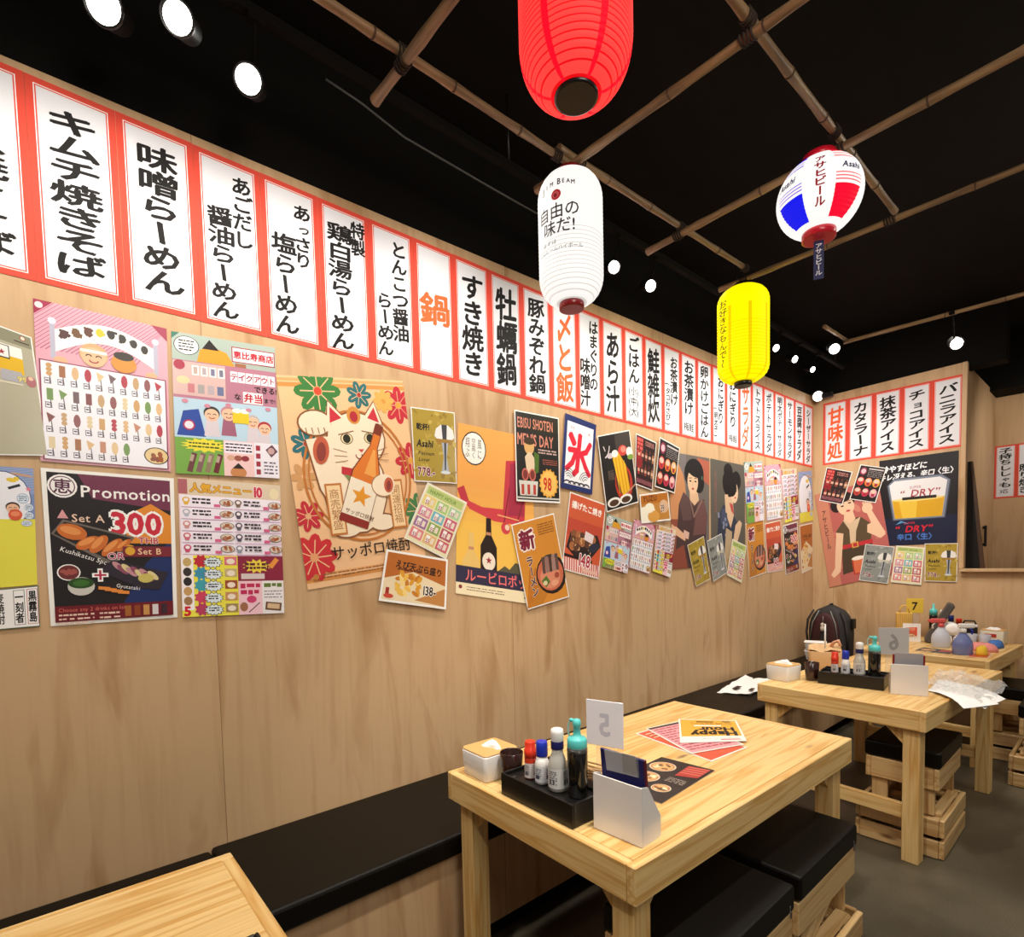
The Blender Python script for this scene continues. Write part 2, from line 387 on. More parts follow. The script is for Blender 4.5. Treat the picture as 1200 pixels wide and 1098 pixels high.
    def vtext(s, st, x, y0, y1, w, col, off=0, brush=False, out=None, ow=.05, hmax=9):
        """vertical column centred on x from y0 to y1"""
        n = len(st); step = (y1 - y0) / n; h = min(step * 1.04, hmax)
        for pas in ([out] if out else []) + [None]:
            s.l += 1
            for i, ch in enumerate(st):
                y = y0 + (i + .5) * step; c_ = pas or col; o_ = off + (ow if pas else 0)
                if ch in 'ー―〜': s.glyph(ch, x, y, h, w, c_, o_, PI / 2, .06 if brush else 0, False); continue
                if ch in '()（）': s.glyph(ch, x, y, h, w, c_, o_, PI / 2, 0, False, 0, True); continue
                k = .72 if ch in 'っゃゅょッャュョ' else 1
                j = (rnd.random() - .5) if brush else 0
                s.glyph(ch, x + (1 - k) * w * .3 + j * w * .05, y, w * k * (1 + j * .08), h * k, c_, o_, j * .06, .13 if brush else 0)
        return s
    def greek(s, x, y, w, h, rows, col, seed=1, fill=.62):
        """rows of small print too fine to read in the photograph"""
        s.up(); q = random.Random(seed); rh = h / rows
        for r_ in range(rows):
            px = x
            while px < x + w - rh * .3:
                ww = min(rh * (.5 + q.random() * .9), x + w - px)
                s.rect(px, y + r_ * rh + rh * (1 - fill) / 2, ww, rh * fill * (.75 + .25 * q.random()), col, 0, False); px += ww + rh * (.18 if q.random() < .8 else .6)
        return s
def quad_fn(q, base=.0012, eps=.00004):
    TL, TR, BR, BL = (Vector(p) for p in q); n = (TR - TL).cross(TL - BL).normalized()
    def fn(u, v, l):
        return (TL * (1 - u) + TR * u) * (1 - v) + (BL * (1 - u) + BR * u) * v + n * (base + l * eps)
    return fn, n
def sheet(name, q, art, label, cat, m=None, lift=.001, group=None, bgc='#fff', A=None, parent=None, **kw):
    """a printed sheet of paper: four corners, a thin body, and the print drawn by art()"""
    q = [Vector(p) for p in q]; fn, n = quad_fn(q, .0008 + lift)
    w = ((q[1] - q[0]).length + (q[2] - q[3]).length) / 2; h = ((q[3] - q[0]).length + (q[2] - q[1]).length) / 2
    a = Art(fn, A or h / w, m or GLOSS); mb = a.mb
    f = [tuple(p + n * (lift + .0006)) for p in q]; bk = [tuple(p + n * lift) for p in q]
    c = hx(bgc)
    mb.mesh(f + bk, [[3, 2, 1, 0], [4, 5, 6, 7], [0, 1, 5, 4], [1, 2, 6, 5], [2, 3, 7, 6], [3, 0, 4, 7]], a.m, c)
    if art: art(a, **kw)
    o = mb.build(name, parent)
    if label: tag(o, label, cat, group)
    return o

# ------------------------------------------------------------------ the setting
YB = 5.8355; XE = 1.152; ZL = 1.312; YF = 7.3; ZC = 3.46
def quadmesh(name, vs, fs, m):
    mb = MB(); mb.mesh(vs, fs, m); return struct(mb.build(name))
def slab(name, x0, x1, y0, y1, z0, z1, m): 
    mb = MB(); mb.box(((x0 + x1) / 2, (y0 + y1) / 2, (z0 + z1) / 2), (x1 - x0, y1 - y0, z1 - z0), m, .0005); return struct(mb.build(name))
slab('floor', -.2, 4.2, -3.2, 8.0, -.1, 0, FLOORM)
slab('ceiling', -.2, 4.2, -3.2, 8.0, ZC, ZC + .1, BLKPAINT)
mb = MB(); T = lambda y: 2.944 + .0144 * y
mb.prism([(-3.2, 0), (YB + .02, 0), (YB + .02, T(YB)), (-3.2, T(-3.2))], PLY, .018, Matrix(((0, 0, 1, -.018), (1, 0, 0, 0), (0, 1, 0, 0), (0, 0, 0, 1)))); struct(mb.build('wall_left'))
slab('wall_left_upper', -.12, -.019, -3.2, 8.0, 0, ZC, BLKPAINT)
mb = MB(); zt = lambda x: 3.006 + .026 * x
mb.prism([(0, 0), (3.2, 0), (3.2, ZL), (XE, ZL), (XE, zt(XE)), (0, zt(0))], PLY, .03, Matrix(((1, 0, 0, 0), (0, 0, 1, YB), (0, 1, 0, 0), (0, 0, 0, 1)))); struct(mb.build('wall_back'))
slab('wall_back_upper', -.1, 1.40, YB + .035, YB + .2, 3.0, ZC, BLKPAINT)
mb = MB(); mb.box((XE - .009, (YB + YF) / 2 + .02, 1.52), (.018, YF - YB - .03, 3.04), PLY, .001); struct(mb.build('wall_return'))
slab('wall_far', 1.0, 4.2, YF, YF + .05, 0, 3.0, PLY)
slab('wall_far_upper', 1.0, 4.2, YF - .35, YF + .05, 3.001, ZC, BLKPAINT)
mb = MB(); mb.box((2.2, YB + .01, ZL + .012), (2.1, .13, .026), PLY, .003); struct(mb.build('trim_1'))
mb = MB(); mb.box((XE + .003, YB + .008, (ZL + zt(XE)) / 2 + .013), (.034, .05, zt(XE) - ZL - .03), PLY, .003); struct(mb.build('trim_2'))
# serving counter behind the opening
mb = MB(); mb.box((2.2, YB + .55, ZL - .03), (2.05, .9, .05), PLY, .003); struct(mb.build('trim_3'))

# ------------------------------------------------------------------ menu strips on the wall
RED = '#e04a38'; INK = '#0f0b0a'; ORG = '#f0602c'
def a_strip(a, cols=(), col=INK):
    A = a.A; b = .115
    a.rect(.0, 0, 1, A, RED)
    a.rect(b - .028, b * .95 - .028, 1 - 2 * b + .056, A - 2 * b * .95 + .056, '#fbf3ef'); a.rect(b - .016, b * .95 - .016, 1 - 2 * b + .032, A - 2 * b * .95 + .032, '#e2503f')
    a.rect(b, b * .95, 1 - 2 * b, A - 2 * b * .95, '#e6e5ea')
    for st, x, y0, y1, w in cols: a.vtext(st, x, y0 * A, y1 * A, w, col, .032, True)
F = .1; G = .92
STR = [('ソース焼きそば', [('ソース焼きそば', .5, F, G, .62)], 0), ('キムチ焼きそば', [('キムチ焼きそば', .5, F, G, .62)], 0), ('味噌らーめん', [('味噌らーめん', .5, F, G - .02, .56)], 0),
 ('あごだし醤油らーめん', [('あごだし', .7, .08, .5, .34), ('醤油らーめん', .36, .3, .95, .42)], 0), ('あっさり塩らーめん', [('あっさり', .7, .1, .5, .34), ('塩らーめん', .36, .32, .95, .44)], 0),
 ('特製鶏白湯らーめん', [('特製', .77, .06, .29, .3), ('鶏白湯らーめん', .4, .12, .96, .5)], 0), ('とんこつ醤油らーめん', [('とんこつ醤油', .66, .08, .8, .4), ('らーめん', .3, .48, .93, .38)], 0),
 ('鍋', [('鍋', .5, .36, .6, .78)], 1), ('すき焼き', [('すき焼き', .5, .1, .92, .64)], 0), ('牡蠣鍋', [('牡蠣鍋', .5, .1, .92, .66)], 0), ('豚みぞれ鍋', [('豚みぞれ鍋', .5, .08, .92, .6)], 0),
 ('〆と飯', [('〆と飯', .5, .1, .94, .68)], 1), ('はまぐりの味噌汁', [('はまぐりの', .66, .07, .76, .4), ('味噌汁', .3, .46, .93, .42)], 0), ('あら汁', [('あら汁', .5, .1, .92, .66)], 0),
 ('ごはん with sizes (小)(中)(大)', [('ごはん', .5, .06, .56, .6)], 2), ('鮭雑炊', [('鮭雑炊', .5, .1, .92, .66)], 0), ('お茶漬け with small (タコわさび)', [('お茶漬け', .62, .1, .66, .46), ('(タコわさび)', .27, .4, .93, .28)], 0),
 ('お茶漬け with small 梅鮭', [('お茶漬け', .5, .07, .72, .6)], 3), ('卵かけごはん', [('卵かけごはん', .5, .06, .95, .58)], 0), ('おにぎり with small (明太子)', [('おにぎり', .62, .1, .72, .46), ('(明太子)', .27, .5, .93, .28)], 0),
 ('おにぎり with small 梅鮭', [('おにぎり', .5, .07, .72, .56)], 3), ('サラダ', [('サラダ', .5, .08, .93, .62)], 1), ('トマトスライス', [('トマトスライス', .5, .07, .93, .5)], 0), ('ポテトサラダ', [('ポテトサラダ', .5, .07, .93, .52)], 0),
 ('明太ポテトサラダ', [('明太ポテトサラダ', .5, .06, .95, .46)], 0), ('サーモンサラダ', [('サーモンサラダ', .5, .07, .94, .5)], 0), ('豆腐サラダ', [('豆腐サラダ', .5, .08, .93, .54)], 0), ('シーザーサラダ', [('シーザーサラダ', .5, .07, .94, .5)], 0)]
SW, SY, ZT, ZB = .2133, .0368, 2.9208, 2.3342
def strip_art(a, spec):
    a_strip(a, spec[1], ORG if spec[2] == 1 else INK)
    if spec[2] == 2:
        for k, ch in enumerate('小中大'): a.text('(' + ch + ')', .22, a.A * (.64 + .11 * k), .28, INK, .02)
    if spec[2] == 4: a.text('3匹', .26, a.A * .87, .27, INK, .015)
    if spec[2] == 3: a.text('梅鮭', .19, a.A * .865, .31, INK, .012, .31)
GS = 'red bordered menu strips along the left wall'
for i, sp_ in enumerate(STR):
    y0 = SY + (i - 1) * SW; y1 = y0 + SW - .0008; k = rnd.random() * .003
    lab = 'red bordered paper menu strip brushed ' + sp_[0] + (' in orange' if sp_[2] == 1 else '') + ' on the left wall'
    if i == 0: lab = 'leftmost red bordered menu strip, cut by the photo edge, brushed ' + sp_[0]
    sheet('menu_strip', [(0, y0, ZT + k), (0, y1, ZT + k), (0, y1, ZB + k), (0, y0, ZB + k)], strip_art, lab, 'menu strip', PAPER, .001, GS, RED, spec=sp_)
for i, (st, c) in enumerate([('甘味処', 1), ('カタラーナ', 0), ('抹茶アイス', 0), ('チョコアイス', 0), ('バニラアイス', 0)]):
    x0 = .0827 + i * SW; x1 = x0 + SW - .0008
    sheet('menu_strip', [(x0, YB, ZT + .02), (x1, YB, ZT + .02), (x1, YB, ZB + .016), (x0, YB, ZB + .016)], strip_art, 'red bordered paper menu strip brushed ' + st + ' on the back wall', 'menu strip', PAPER, .001, 'red bordered dessert strips on the back wall', RED, spec=(st, [(st, .5, .09, .93, .6 if i else .64)], c))
for i, (lab, cols) in enumerate([('子持ちししゃも 3匹', [('子持ちししゃも', .5, .05, .8, .62)]), ('照り焼き beside the frame edge', [('ぶりの', .78, .05, .6, .4), ('照り焼き', .35, .38, .93, .5)])]):
    x0 = XE + .001 + i * .165; x1 = x0 + .163
    o = sheet('menu_strip', [(x0, YF, 2.52), (x1, YF, 2.52), (x1, YF, 2.0), (x0, YF, 2.0)], strip_art, 'red bordered menu strip reading ' + lab + ' on the far wall', 'menu strip', PAPER, .001, 'red bordered strips on the far wall', RED, spec=(lab, cols, 4 if i == 0 else 0))

# ------------------------------------------------------------------ posters: the printed pictures
def dish(a, x, y, r_, c0, c1='#f0e8dc', k=.62, seed=0):
    a.ell(x, y, r_, r_ * k, '#3a2a22'); a.ell(x, y, r_ * .9, r_ * .9 * k, c1); q = random.Random(seed); a.up()
    for i in range(7): a.ell(x + (q.random() - .5) * r_, y + (q.random() - .5) * r_ * k, r_ * .28, r_ * .2, c0 if i % 2 else '#a0552c', q.random() * 3, 8, False)
def face(a, x, y, r_, skin, hair, band=None):
    a.ell(x, y - r_ * .25, r_ * 1.02, r_ * .95, hair); a.ell(x, y, r_ * .9, r_ * .85, skin)
    a.up()
    for s in (-1, 1): a.arc(x + s * r_ * .35, y - r_ * .05, r_ * .18, r_ * .12, PI, 2 * PI, r_ * .09, '#2a1c18', 6, False)
    a.arc(x, y + r_ * .3, r_ * .3, r_ * .18, 0, PI, r_ * .1, '#a02a30', 8, False)
    if band: a.rect(x - r_ * .95, y - r_ * .62, r_ * 1.9, r_ * .26, band)
def a_skew(a):
    a.rect(0, 0, 1, a.A, '#dfa4b4'); a.up()
    for i in range(34): a.line([(i * .035, 0), (max(0, i * .035 - .42), min(.42, i * .035))], .008, '#b4607c', False)
    for k in (0, 1):
        x = k; a.poly([(0 + x, 0), (abs(.13 - x), 0), (x, .13)], '#a02c4c')
    a.ell(.035, .045, .028, None, '#f0d8dc')
    n = 12; T = [(.12 + .78 * i / n, .24 - .13 * math.sin(PI * i / n)) for i in range(n + 1)]; B = [(x, y + .2 - .03 * math.sin(PI * i / n)) for i, (x, y) in enumerate(T)]
    a.poly(T + B[::-1], '#f6f2ee')
    for x in (.12, .9): a.rect(x - .018, .17, .036, .32, '#b8b4c8'); a.ell(x, .16, .03, None, '#dcd8e8')
    for i, c in enumerate(['#4a1c1c', '#6b451c', '#5c2c1c', '#d8c020', '#2a2420', '#2a2420', '#2a2420', '#2a2420']):
        x = .2 + i * .087; y = .3 - .12 * math.sin(PI * (x - .12) / .78); q = random.Random(i + 3); a.up()
        for _ in range(6): a.rect(x - .035 + q.random() * .04, y - .04 + q.random() * .05, .018 + q.random() * .03, .014 + q.random() * .03, c, q.random(), False)
        a.up().ell(x, y, .03, .04, c, 0, 9)
    face(a, .41, .42, .105, '#e8b890', '#e0a878', '#f0ece4'); a.ell(.64, .43, .1, .085, '#d88e30'); a.ell(.64, .36, .08, .04, '#2a2018')
    for x in (.17, .86): a.ell(x, .5, .05, .035, '#e4b088')
    a.rect(.02, .515, .96, a.A - .535, '#8c2848'); a.rect(.03, .525, .94, a.A - .55, '#f0eef6')
    q = random.Random(5); cs = ['#c89a60', '#a0653c', '#d8b080', '#c08468', '#e0c090', '#6a5058', '#7c3c3c', '#c09c70', '#8a4c50', '#dcc8a0']; H = (a.A - .56) / 4; L0 = a.l
    for r_ in range(4):
        for c in range(10):
            if r_ == 3 and c > 6: continue
            a.l = L0; x = .085 + c * .092; y = .54 + r_ * H; a.up(); a.line([(x, y + H * .3), (x + .01, y + H * .85)], .007, '#50403c', False)
            k = q.randrange(4); cc = cs[(c + r_ * 3) % 10] if q.random() > .2 else ['#b02840', '#6c9048'][r_ % 2]
            a.up()
            if k == 0: a.rect(x - .022, y + .01, .044, H * .48, cc, 0, False)
            elif k == 1: a.ell(x, y + H * .28, .026, H * .28, cc, 0, 10, False)
            elif k == 2:
                for j in range(3): a.ell(x, y + .02 + j * H * .17, .022, H * .1, cc, 0, 8, False)
            else: a.poly([(x - .03, y + .01), (x + .03, y + H * .2), (x - .015, y + H * .48)], cc, False)
            a.rect(x - .035, y + H * .62, .04, H * .24, '#4a3c50'); a.rect(x - .03, y + H * .65, .03, H * .18, '#f0eef6'); a.rect(x - .026, y + H * .7, .022, H * .06, '#4a3c50'); a.l -= 2
    dish(a, .88, a.A - .14, .105, '#8a4a34', '#e4c890', .8)
def a_promo(a):
    a.rect(.035, .03, .93, a.A - .06, '#1d1719'); W_ = '#f4f0ee'
    a.poly([(.25, .03), (.965, .03), (.965, .33), (.35, .25)], '#70304a'); a.poly([(.965, .62), (.965, 1.24), (.55, 1.24), (.75, .85)], '#1b2c60')
    a.poly([(.55, .42), (.8, .27), (.965, .38), (.965, .66), (.62, .66)], '#df8a2c')
    a.ell(.14, .15, .105, None, W_); a.ell(.14, .15, .09, None, '#5a2846'); a.ell(.14, .15, .082, None, W_); a.glyph('恵', .14, .15, .14, .14, '#5a2846', .02)
    a.text('Promotion', .26, .18, .15, W_, .015); a.poly([(.09, .44), (.13, .36), (.17, .44)], '#d89aa0'); a.text('Set A', .19, .43, .1, '#e8c8b0', .01)
    a.text('300', .47, .46, .29, '#c8283c', .04, .27, 0, W_, .07)
    a.text('THB', .69, .63, .085, '#b02848', .02, None, 0, W_, .03)
    a.poly([(.04, .58), (.13, .45), (.66, .6), (.5, .86), (.42, .84)], '#6c625c'); a.poly([(.06, .58), (.14, .47), (.63, .61), (.47, .83)], '#241c18')
    for x, y, rx, ry, ro in [(.19, .56, .11, .07, .3), (.3, .66, .1, .05, -.5), (.38, .67, .1, .05, -.9), (.48, .7, .11, .045, -.8), (.57, .68, .08, .03, -.8)]: a.ell(x, y, rx, ry, '#c8692c', ro); a.ell(x - .01, y - .012, rx * .7, ry * .5, '#e0904c', ro)
    a.text('Kushikatsu 5pc', .1, .71, .06, W_, .004, .055, .38)
    a.ell(.62, .72, .045, None, '#d8a030'); a.text('Set B', .68, .73, .085, '#f0b080', .012); a.rect(.56, .69, .4, .1, '#7a2430'); a.l -= 0; a.text('Set B', .68, .735, .085, '#f0c8a0', .012); a.ell(.62, .735, .04, None, '#d8a030')
    a.text('OR', .44, .78, .09, '#b03060', .02, None, 0, W_, .04)
    a.poly([(.36, .92), (.48, .82), (.93, .95), (.85, 1.12), (.7, 1.1)], '#2c2430'); 
    for i in range(9): a.ell(.52 + .035 * i, .88 + .012 * i + (i % 2) * .02, .06, .025, ['#c08a90', '#8c4a60', '#d8c890'][i % 3], .8)
    a.ell(.74, 1.0, .065, .045, '#c8b860'); a.text('Gyutataki', .5, 1.06, .05, W_, .003, .045, .2)
    a.ell(.15, .93, .085, .075, W_); a.ell(.15, .93, .075, .066, '#6a2c2c'); a.up()
    for i in range(5): a.ell(.11 + .02 * i, .92 + .015 * (i % 2), .025, .018, '#a05048', i, 8, False)
    a.ell(.235, 1.06, .1, .085, '#c8c4bc'); a.ell(.235, 1.03, .095, .05, '#28481c'); a.ell(.235, 1.03, .06, .03, '#3c6a28')
    a.line([(.33, .96), (.43, .96)], .04, W_); a.line([(.38, .91), (.38, 1.01)], .04, W_, False); a.line([(.34, .96), (.42, .96)], .018, '#b02848'); a.line([(.38, .92), (.38, 1.0)], .018, '#b02848', False)
    for i in range(4): a.rect(.36 + .05 * i, 1.07 + .015 * i, .09, .03, '#e0883c', .12)
    a.rect(.035, 1.235, .93, a.A - 1.265, '#6c1420'); a.text('Choose any 2 drinks on list', .06, 1.27, .05, '#d87060', .004, .042)
    a.greek(.06, 1.3, .26, .11, 3, '#e8c8b8', 3, .45); a.greek(.36, 1.3, .16, .08, 2, '#e8c8b8', 4, .45)
    for i, c in enumerate(['#a0602c', '#8c4020', '#c89050', '#d8d0d0', '#3a2430']): a.rect(.56 + .075 * i, 1.26, .05, .1, c)
def a_fest(a):
    A = a.A; a.rect(0, 0, 1, A, '#e8d4dc'); a.rect(0, 0, 1, .27, '#a9b8ae'); a.poly([(0, 0), (.07, 0), (0, .07)], '#207060')
    a.ell(.13, .12, .115, .095, '#2a2a2a'); a.ell(.13, .12, .107, .088, '#f6f4f2'); a.greek(.06, .06, .14, .12, 4, '#303038', 2, .5)
    a.poly([(.22, .27), (.25, .14), (.38, .1), (.5, .14), (.58, .27)], '#d89c2c'); a.poly([(.27, .13), (.34, .03), (.43, .13)], '#221a16'); a.rect(.58, .23, .11, .05, '#a06a4c')
    a.rect(.55, .06, .44, .16, '#a02838'); a.rect(.56, .07, .42, .14, '#f6f0f0'); a.text('恵比寿商店', .565, .14, .083, '#c01c34', .04, .083)
    a.rect(0, .27, 1, .38, '#b87c90'); a.rect(0, .28, .48, .34, '#d8b4b0'); a.ell(.06, .32, .05, None, '#a82844'); a.ell(.09, .47, .06, .04, '#d8d0a0')
    for i in range(4): a.rect(.17 + .08 * i, .31, .066, .1, '#f2ece8'); a.rect(.185 + .08 * i, .325, .036, .07, ['#c0a8a0', '#b8a8b0', '#7c7c98', '#78788c'][i]); a.l -= 1
    for i in range(4): a.rect(.13 + .09 * i, .5, .06, .09, ['#c87c84', '#a8a0a0', '#b8a8b0', '#6c7498'][i])
    for i, ch in enumerate('テイクアウト'): a.rect(.53 + .077 * i, .32, .07, .11, '#f8f2f2'); a.l -= 1
    a.up(); a.up(); a.text('テイクアウト', .527, .375, .077, '#a81c4c', .03, .077); a.text('できる!!', .76, .48, .075, '#1c1418', .03); a.text('な', .56, .58, .07, '#1c1418', .03)
    a.rect(.65, .52, .2, .12, '#f8f2f2'); a.text('弁当', .655, .58, .1, '#c01c34', .035); a.text('まで!', .86, .59, .055, '#1c1418', .02)
    a.rect(0, .65, 1, .4, '#b9d4e6'); a.poly([(.02, 1.03), (.08, .78), (.22, .75), (.28, 1.03)], '#2a4aa0'); a.ell(.13, .92, .055, None, '#b02c54'); a.ell(.13, .92, .04, None, '#e8e0ec')
    for x, y, s, h in [(.34, .8, .075, '#3a3434'), (.5, .78, .075, '#c88a94'), (.74, .84, .07, '#c0b8b8'), (.86, .9, .07, '#b02830')]:
        a.poly([(x - s, y + .22), (x - s * .7, y + .04), (x + s * .7, y + .04), (x + s, y + .22)], '#d8ccd4' if x < .4 or x > .7 else '#a06078'); face(a, x, y, s, '#ecc0a0', h)
    for x in (.58, .66): a.rect(x - .04, .73, .08, .13, '#e4c828'); a.ell(x, .73, .045, .025, '#f8f6f0')
    for i in range(5): a.ell(.1 + .2 * i, .68 + .03 * (i % 2), .03, .02, '#d08ca0')
    a.rect(0, 1.05, .44, A - 1.05, '#78a848'); a.burst(.26, 1.12, .22, '#ecdc40', 14, .7, .075); a.greek(.12, 1.085, .28, .07, 2, '#4a5c20', 7, .55)
    for i in range(4): a.rect(.12 + .08 * i, 1.2, .05, .2, ['#6c4040', '#806060', '#8c7c60', '#6a2830'][i], .25); a.rect(.13 + .08 * i, 1.22, .03, .07, '#b8a090', .25); a.l -= 1
    a.rect(.44, 1.05, .3, A - 1.05, '#f0c8c8'); a.rect(.45, 1.06, .28, .12, '#f2e8f2'); a.greek(.46, 1.07, .26, .1, 3, '#282030', 9, .55)
    for i in range(3): a.ell(.51 + .07 * i, 1.23, .04, .03, ['#d8a890', '#a05848', '#902c38'][i])
    a.ell(.58, 1.38, .08, .06, '#c88450'); a.poly([(.52, 1.34), (.58, 1.28), (.64, 1.34)], '#30201c')
    a.rect(.74, 1.05, .26, A - 1.05, '#ece6f0'); a.up()
    for i in range(4): a.rect(.76, 1.08 + .085 * i, .045, .055, '#a02c40', 0, False)
    a.poly([(.86, 1.12), (.93, 1.06), (.99, 1.13), (.92, 1.2)], '#6a4a58'); a.ell(.92, 1.13, .035, None, '#c8a0a0'); a.greek(.84, 1.24, .14, .15, 4, '#605868', 11, .5)
def a_ten(a):
    A = a.A; a.rect(0, 0, 1, A, '#eec8ce'); a.rect(0, 0, 1, .17, '#dcc8b0'); a.rect(0, .01, .08, .15, '#b06068')
    a.text('人気メニュー', .1, .09, .1, '#e0a428', .05, .1, 0, '#8a5a20', .04); a.text('10', .7, .09, .15, '#cc2c4c', .05, .12, 0, '#f4e4e4', .04); a.ell(.93, .1, .05, .06, '#e8d8b0')
    a.rect(.01, .17, .98, .62, '#f4eaf6'); q = random.Random(4)
    for c in range(2):
        for r_ in range(5):
            x = .02 + .49 * c; y = .185 + .122 * r_; cc = ['#e0b040', '#b8b8c8', '#d09090', '#d07080', '#c85070', '#806858', '#504858', '#605868', '#504860', '#9098a8'][c * 5 + r_]
            a.ell(x + .045, y + .035, .035, .03, cc); a.ell(x + .045, y + .035, .02, .017, '#f6ecf0'); a.poly([(x + .02, y + .06), (x + .045, y + .05), (x + .07, y + .06), (x + .06, y + .085), (x + .03, y + .085)], cc)
            a.greek(x + .1, y + .005, .17, .07, 2, '#2c2028', r_ + 10 * c, .6); a.rect(x + .3, y + .065, .06, .03, '#d8608c'); dish(a, x + .42, y + .045, .07, '#b07860', '#d8c8b8', .55, r_)
            a.rect(x, y + .105, .48, .006, '#b070a0'); a.l -= 4
    a.up(); a.up(); a.up(); a.up(); a.up(); a.rect(0, .79, .53, A - .79, '#efe44c'); a.rect(.0, .79, .11, A - .86, '#f6eef0')
    for i, c in enumerate(['#c8a868', '#383030', '#2c2828', '#c89c60', '#a07850']): a.ell(.055, .86 + .1 * i, .038, .045, c)
    a.text('5', .015, 1.36, .13, '#d01c2c', .05)
    for i in range(5):
        y = .85 + .125 * i; a.burst(.18, y, .075, ['#c02838', '#3c90b0', '#40a0b0', '#d04060', '#b83c60'][i], 8, .7); a.burst(.29, y + .01, .1, '#2c2c2c', 12, .75, .065); a.burst(.29, y + .01, .09, '#dfeaf0', 12, .75, .057); a.greek(.24, y - .02, .1, .05, 2, '#303038', i, .6)
        a.rect(.4, y - .05, .12, .09, ['#d87080', '#c8b078', '#a04c30', '#c89060', '#a08858'][i]); a.ell(.46, y, .04, .03, '#f0e0d0'); a.l -= 3
    a.rect(.53, .79, .47, .27, '#8c2440'); a.burst(.72, .9, .15, '#e8d048', 12, .65, .08); a.greek(.6, .86, .24, .08, 2, '#5c1c28', 5, .7); a.rect(.56, .98, .24, .06, '#d8c8c8'); a.rect(.84, .84, .12, .05, '#e89440', -.9)
    a.rect(.53, 1.06, .24, A - 1.06, '#f0c4d0'); a.greek(.55, 1.08, .2, .14, 2, '#c02858', 8, .75); a.ell(.66, 1.26, .05, .04, '#d04070'); a.ell(.58, 1.34, .04, .05, '#a06a4c'); a.line([(.63, 1.4), (.74, 1.3)], .01, '#503838')
    a.rect(.77, 1.06, .23, A - 1.06, '#eee8ea'); a.greek(.79, 1.08, .19, .06, 1, '#607830', 6, .75); a.greek(.79, 1.16, .19, .1, 3, '#888090', 12, .4); a.rect(.8, 1.3, .17, .09, '#6a4834', .12); a.rect(.82, 1.315, .13, .055, '#d8b890', .12)
def a_comic(a):                       # round drinks-and-snacks picture on a blue ground
    A = a.A; a.rect(0, 0, 1, A, '#7c90c0'); a.up()
    for i in range(20): a.rect(0, .02 + i * .03, 1, .008, '#b8c4e0', 0, False)
    a.ell(.45, .75, .5, .66, '#3a4870'); a.ell(.45, .75, .485, .64, '#efeef6'); a.rect(0, 1.2, 1, A - 1.2, '#e6dc4c')
    a.ell(.62, .3, .09, .05, '#e8c840', .2); a.ell(.7, .27, .05, .05, '#e8c840'); a.rect(.55, .42, .22, .06, '#2c2c34', -.4); a.star(.9, .5, .06, '#e07890'); a.ell(.8, .17, .2, .03, '#c8a088', .2)
    for x, y, w, h in [(.8, .72, .17, .13), (.9, .93, .13, .1), (.9, 1.12, .13, .1), (.85, 1.3, .16, .08)]: a.ell(x, y, w * .62, h * .9, '#7080b0'); a.ell(x, y, w * .58, h * .82, '#d8e4f2'); a.greek(x - w * .4, y - h * .5, w * .8, h, 3, '#405070', 3, .5)
    face(a, .62, .95, .12, '#eab898', '#3c2c28'); a.ell(.66, 1.1, .12, .13, '#d85838'); a.ell(.66, 1.08, .08, .06, '#e88a60')
def a_list(a):
    A = a.A; a.rect(0, 0, 1, A, '#3c5c40'); a.rect(.015, .02, .97, A - .04, '#f3f1f0')
    for i, st in enumerate(['一刻者', '黒霧島']): x = .55 + .24 * i; a.rect(x - .01, .06, .2, A - .14, '#b83848' if i else '#2c2c2c'); a.rect(x, .07, .18, A - .16, '#f5f2f2'); a.vtext(st, x + .09, .1, A - .12, .16, INK, .03)
    for i in range(2): a.vtext(['芋焼酎', '麦焼酎'][i], .1 + .2 * i, .1, A - .12, .15, INK, .02)
def a_beer(a):                        # mug poster
    A = a.A; a.rect(.03, .03, .94, A - .06, '#b4ae96'); a.rect(.03, .03, .94, .3, '#8c8a70'); a.ell(.8, .12, .06, None, '#a02c34'); a.ell(.8, .12, .045, None, '#e8dcc8'); a.rect(.62, .22, .3, .03, '#503c38')
    a.rect(.25, .4, .5, .26, '#f4f2ec'); a.rect(.25, .66, .5, .4, '#e2b420'); a.rect(.2, .42, .3, .32, '#2c2824'); a.rect(.22, .44, .26, .27, '#f2ece8'); a.star(.35, .6, .07, '#a02830'); a.rect(.3, 1.0, .4, .26, '#b0aeb4')
    a.text('99', .6, 1.16, .18, '#e8d880', .03, None, 0, '#806c30', .03); a.rect(.1, 1.28, .6, .05, '#d8d0b8'); a.ell(.86, 1.18, .1, .14, '#b06c70'); a.ell(.86, 1.1, .05, .05, '#e8c0a8')
def cat_body(a, c, o):
    for k, s, cc in ((0, .012, o), (1, 0, c)):
        a.ell(.47, .8, .25 + s, .34 + s, cc); a.poly([(.14 - s, .44), (.32 + s, .42), (.42, .78), (.3, 1.0), (.2 - s, .8)], cc); a.ell(.225, .325, .12 + s, .085 + s, cc)
        a.poly([(.31 - s, .34), (.34, .17 - s), (.46 + s, .3)], cc); a.poly([(.6 - s, .3), (.71, .17 - s), (.76 + s, .34)], cc); a.ell(.53, .45, .23 + s, .2 + s, cc)
        a.ell(.36, 1.1, .11 + s, .06 + s, cc); a.ell(.66, 1.08, .11 + s, .06 + s, cc)
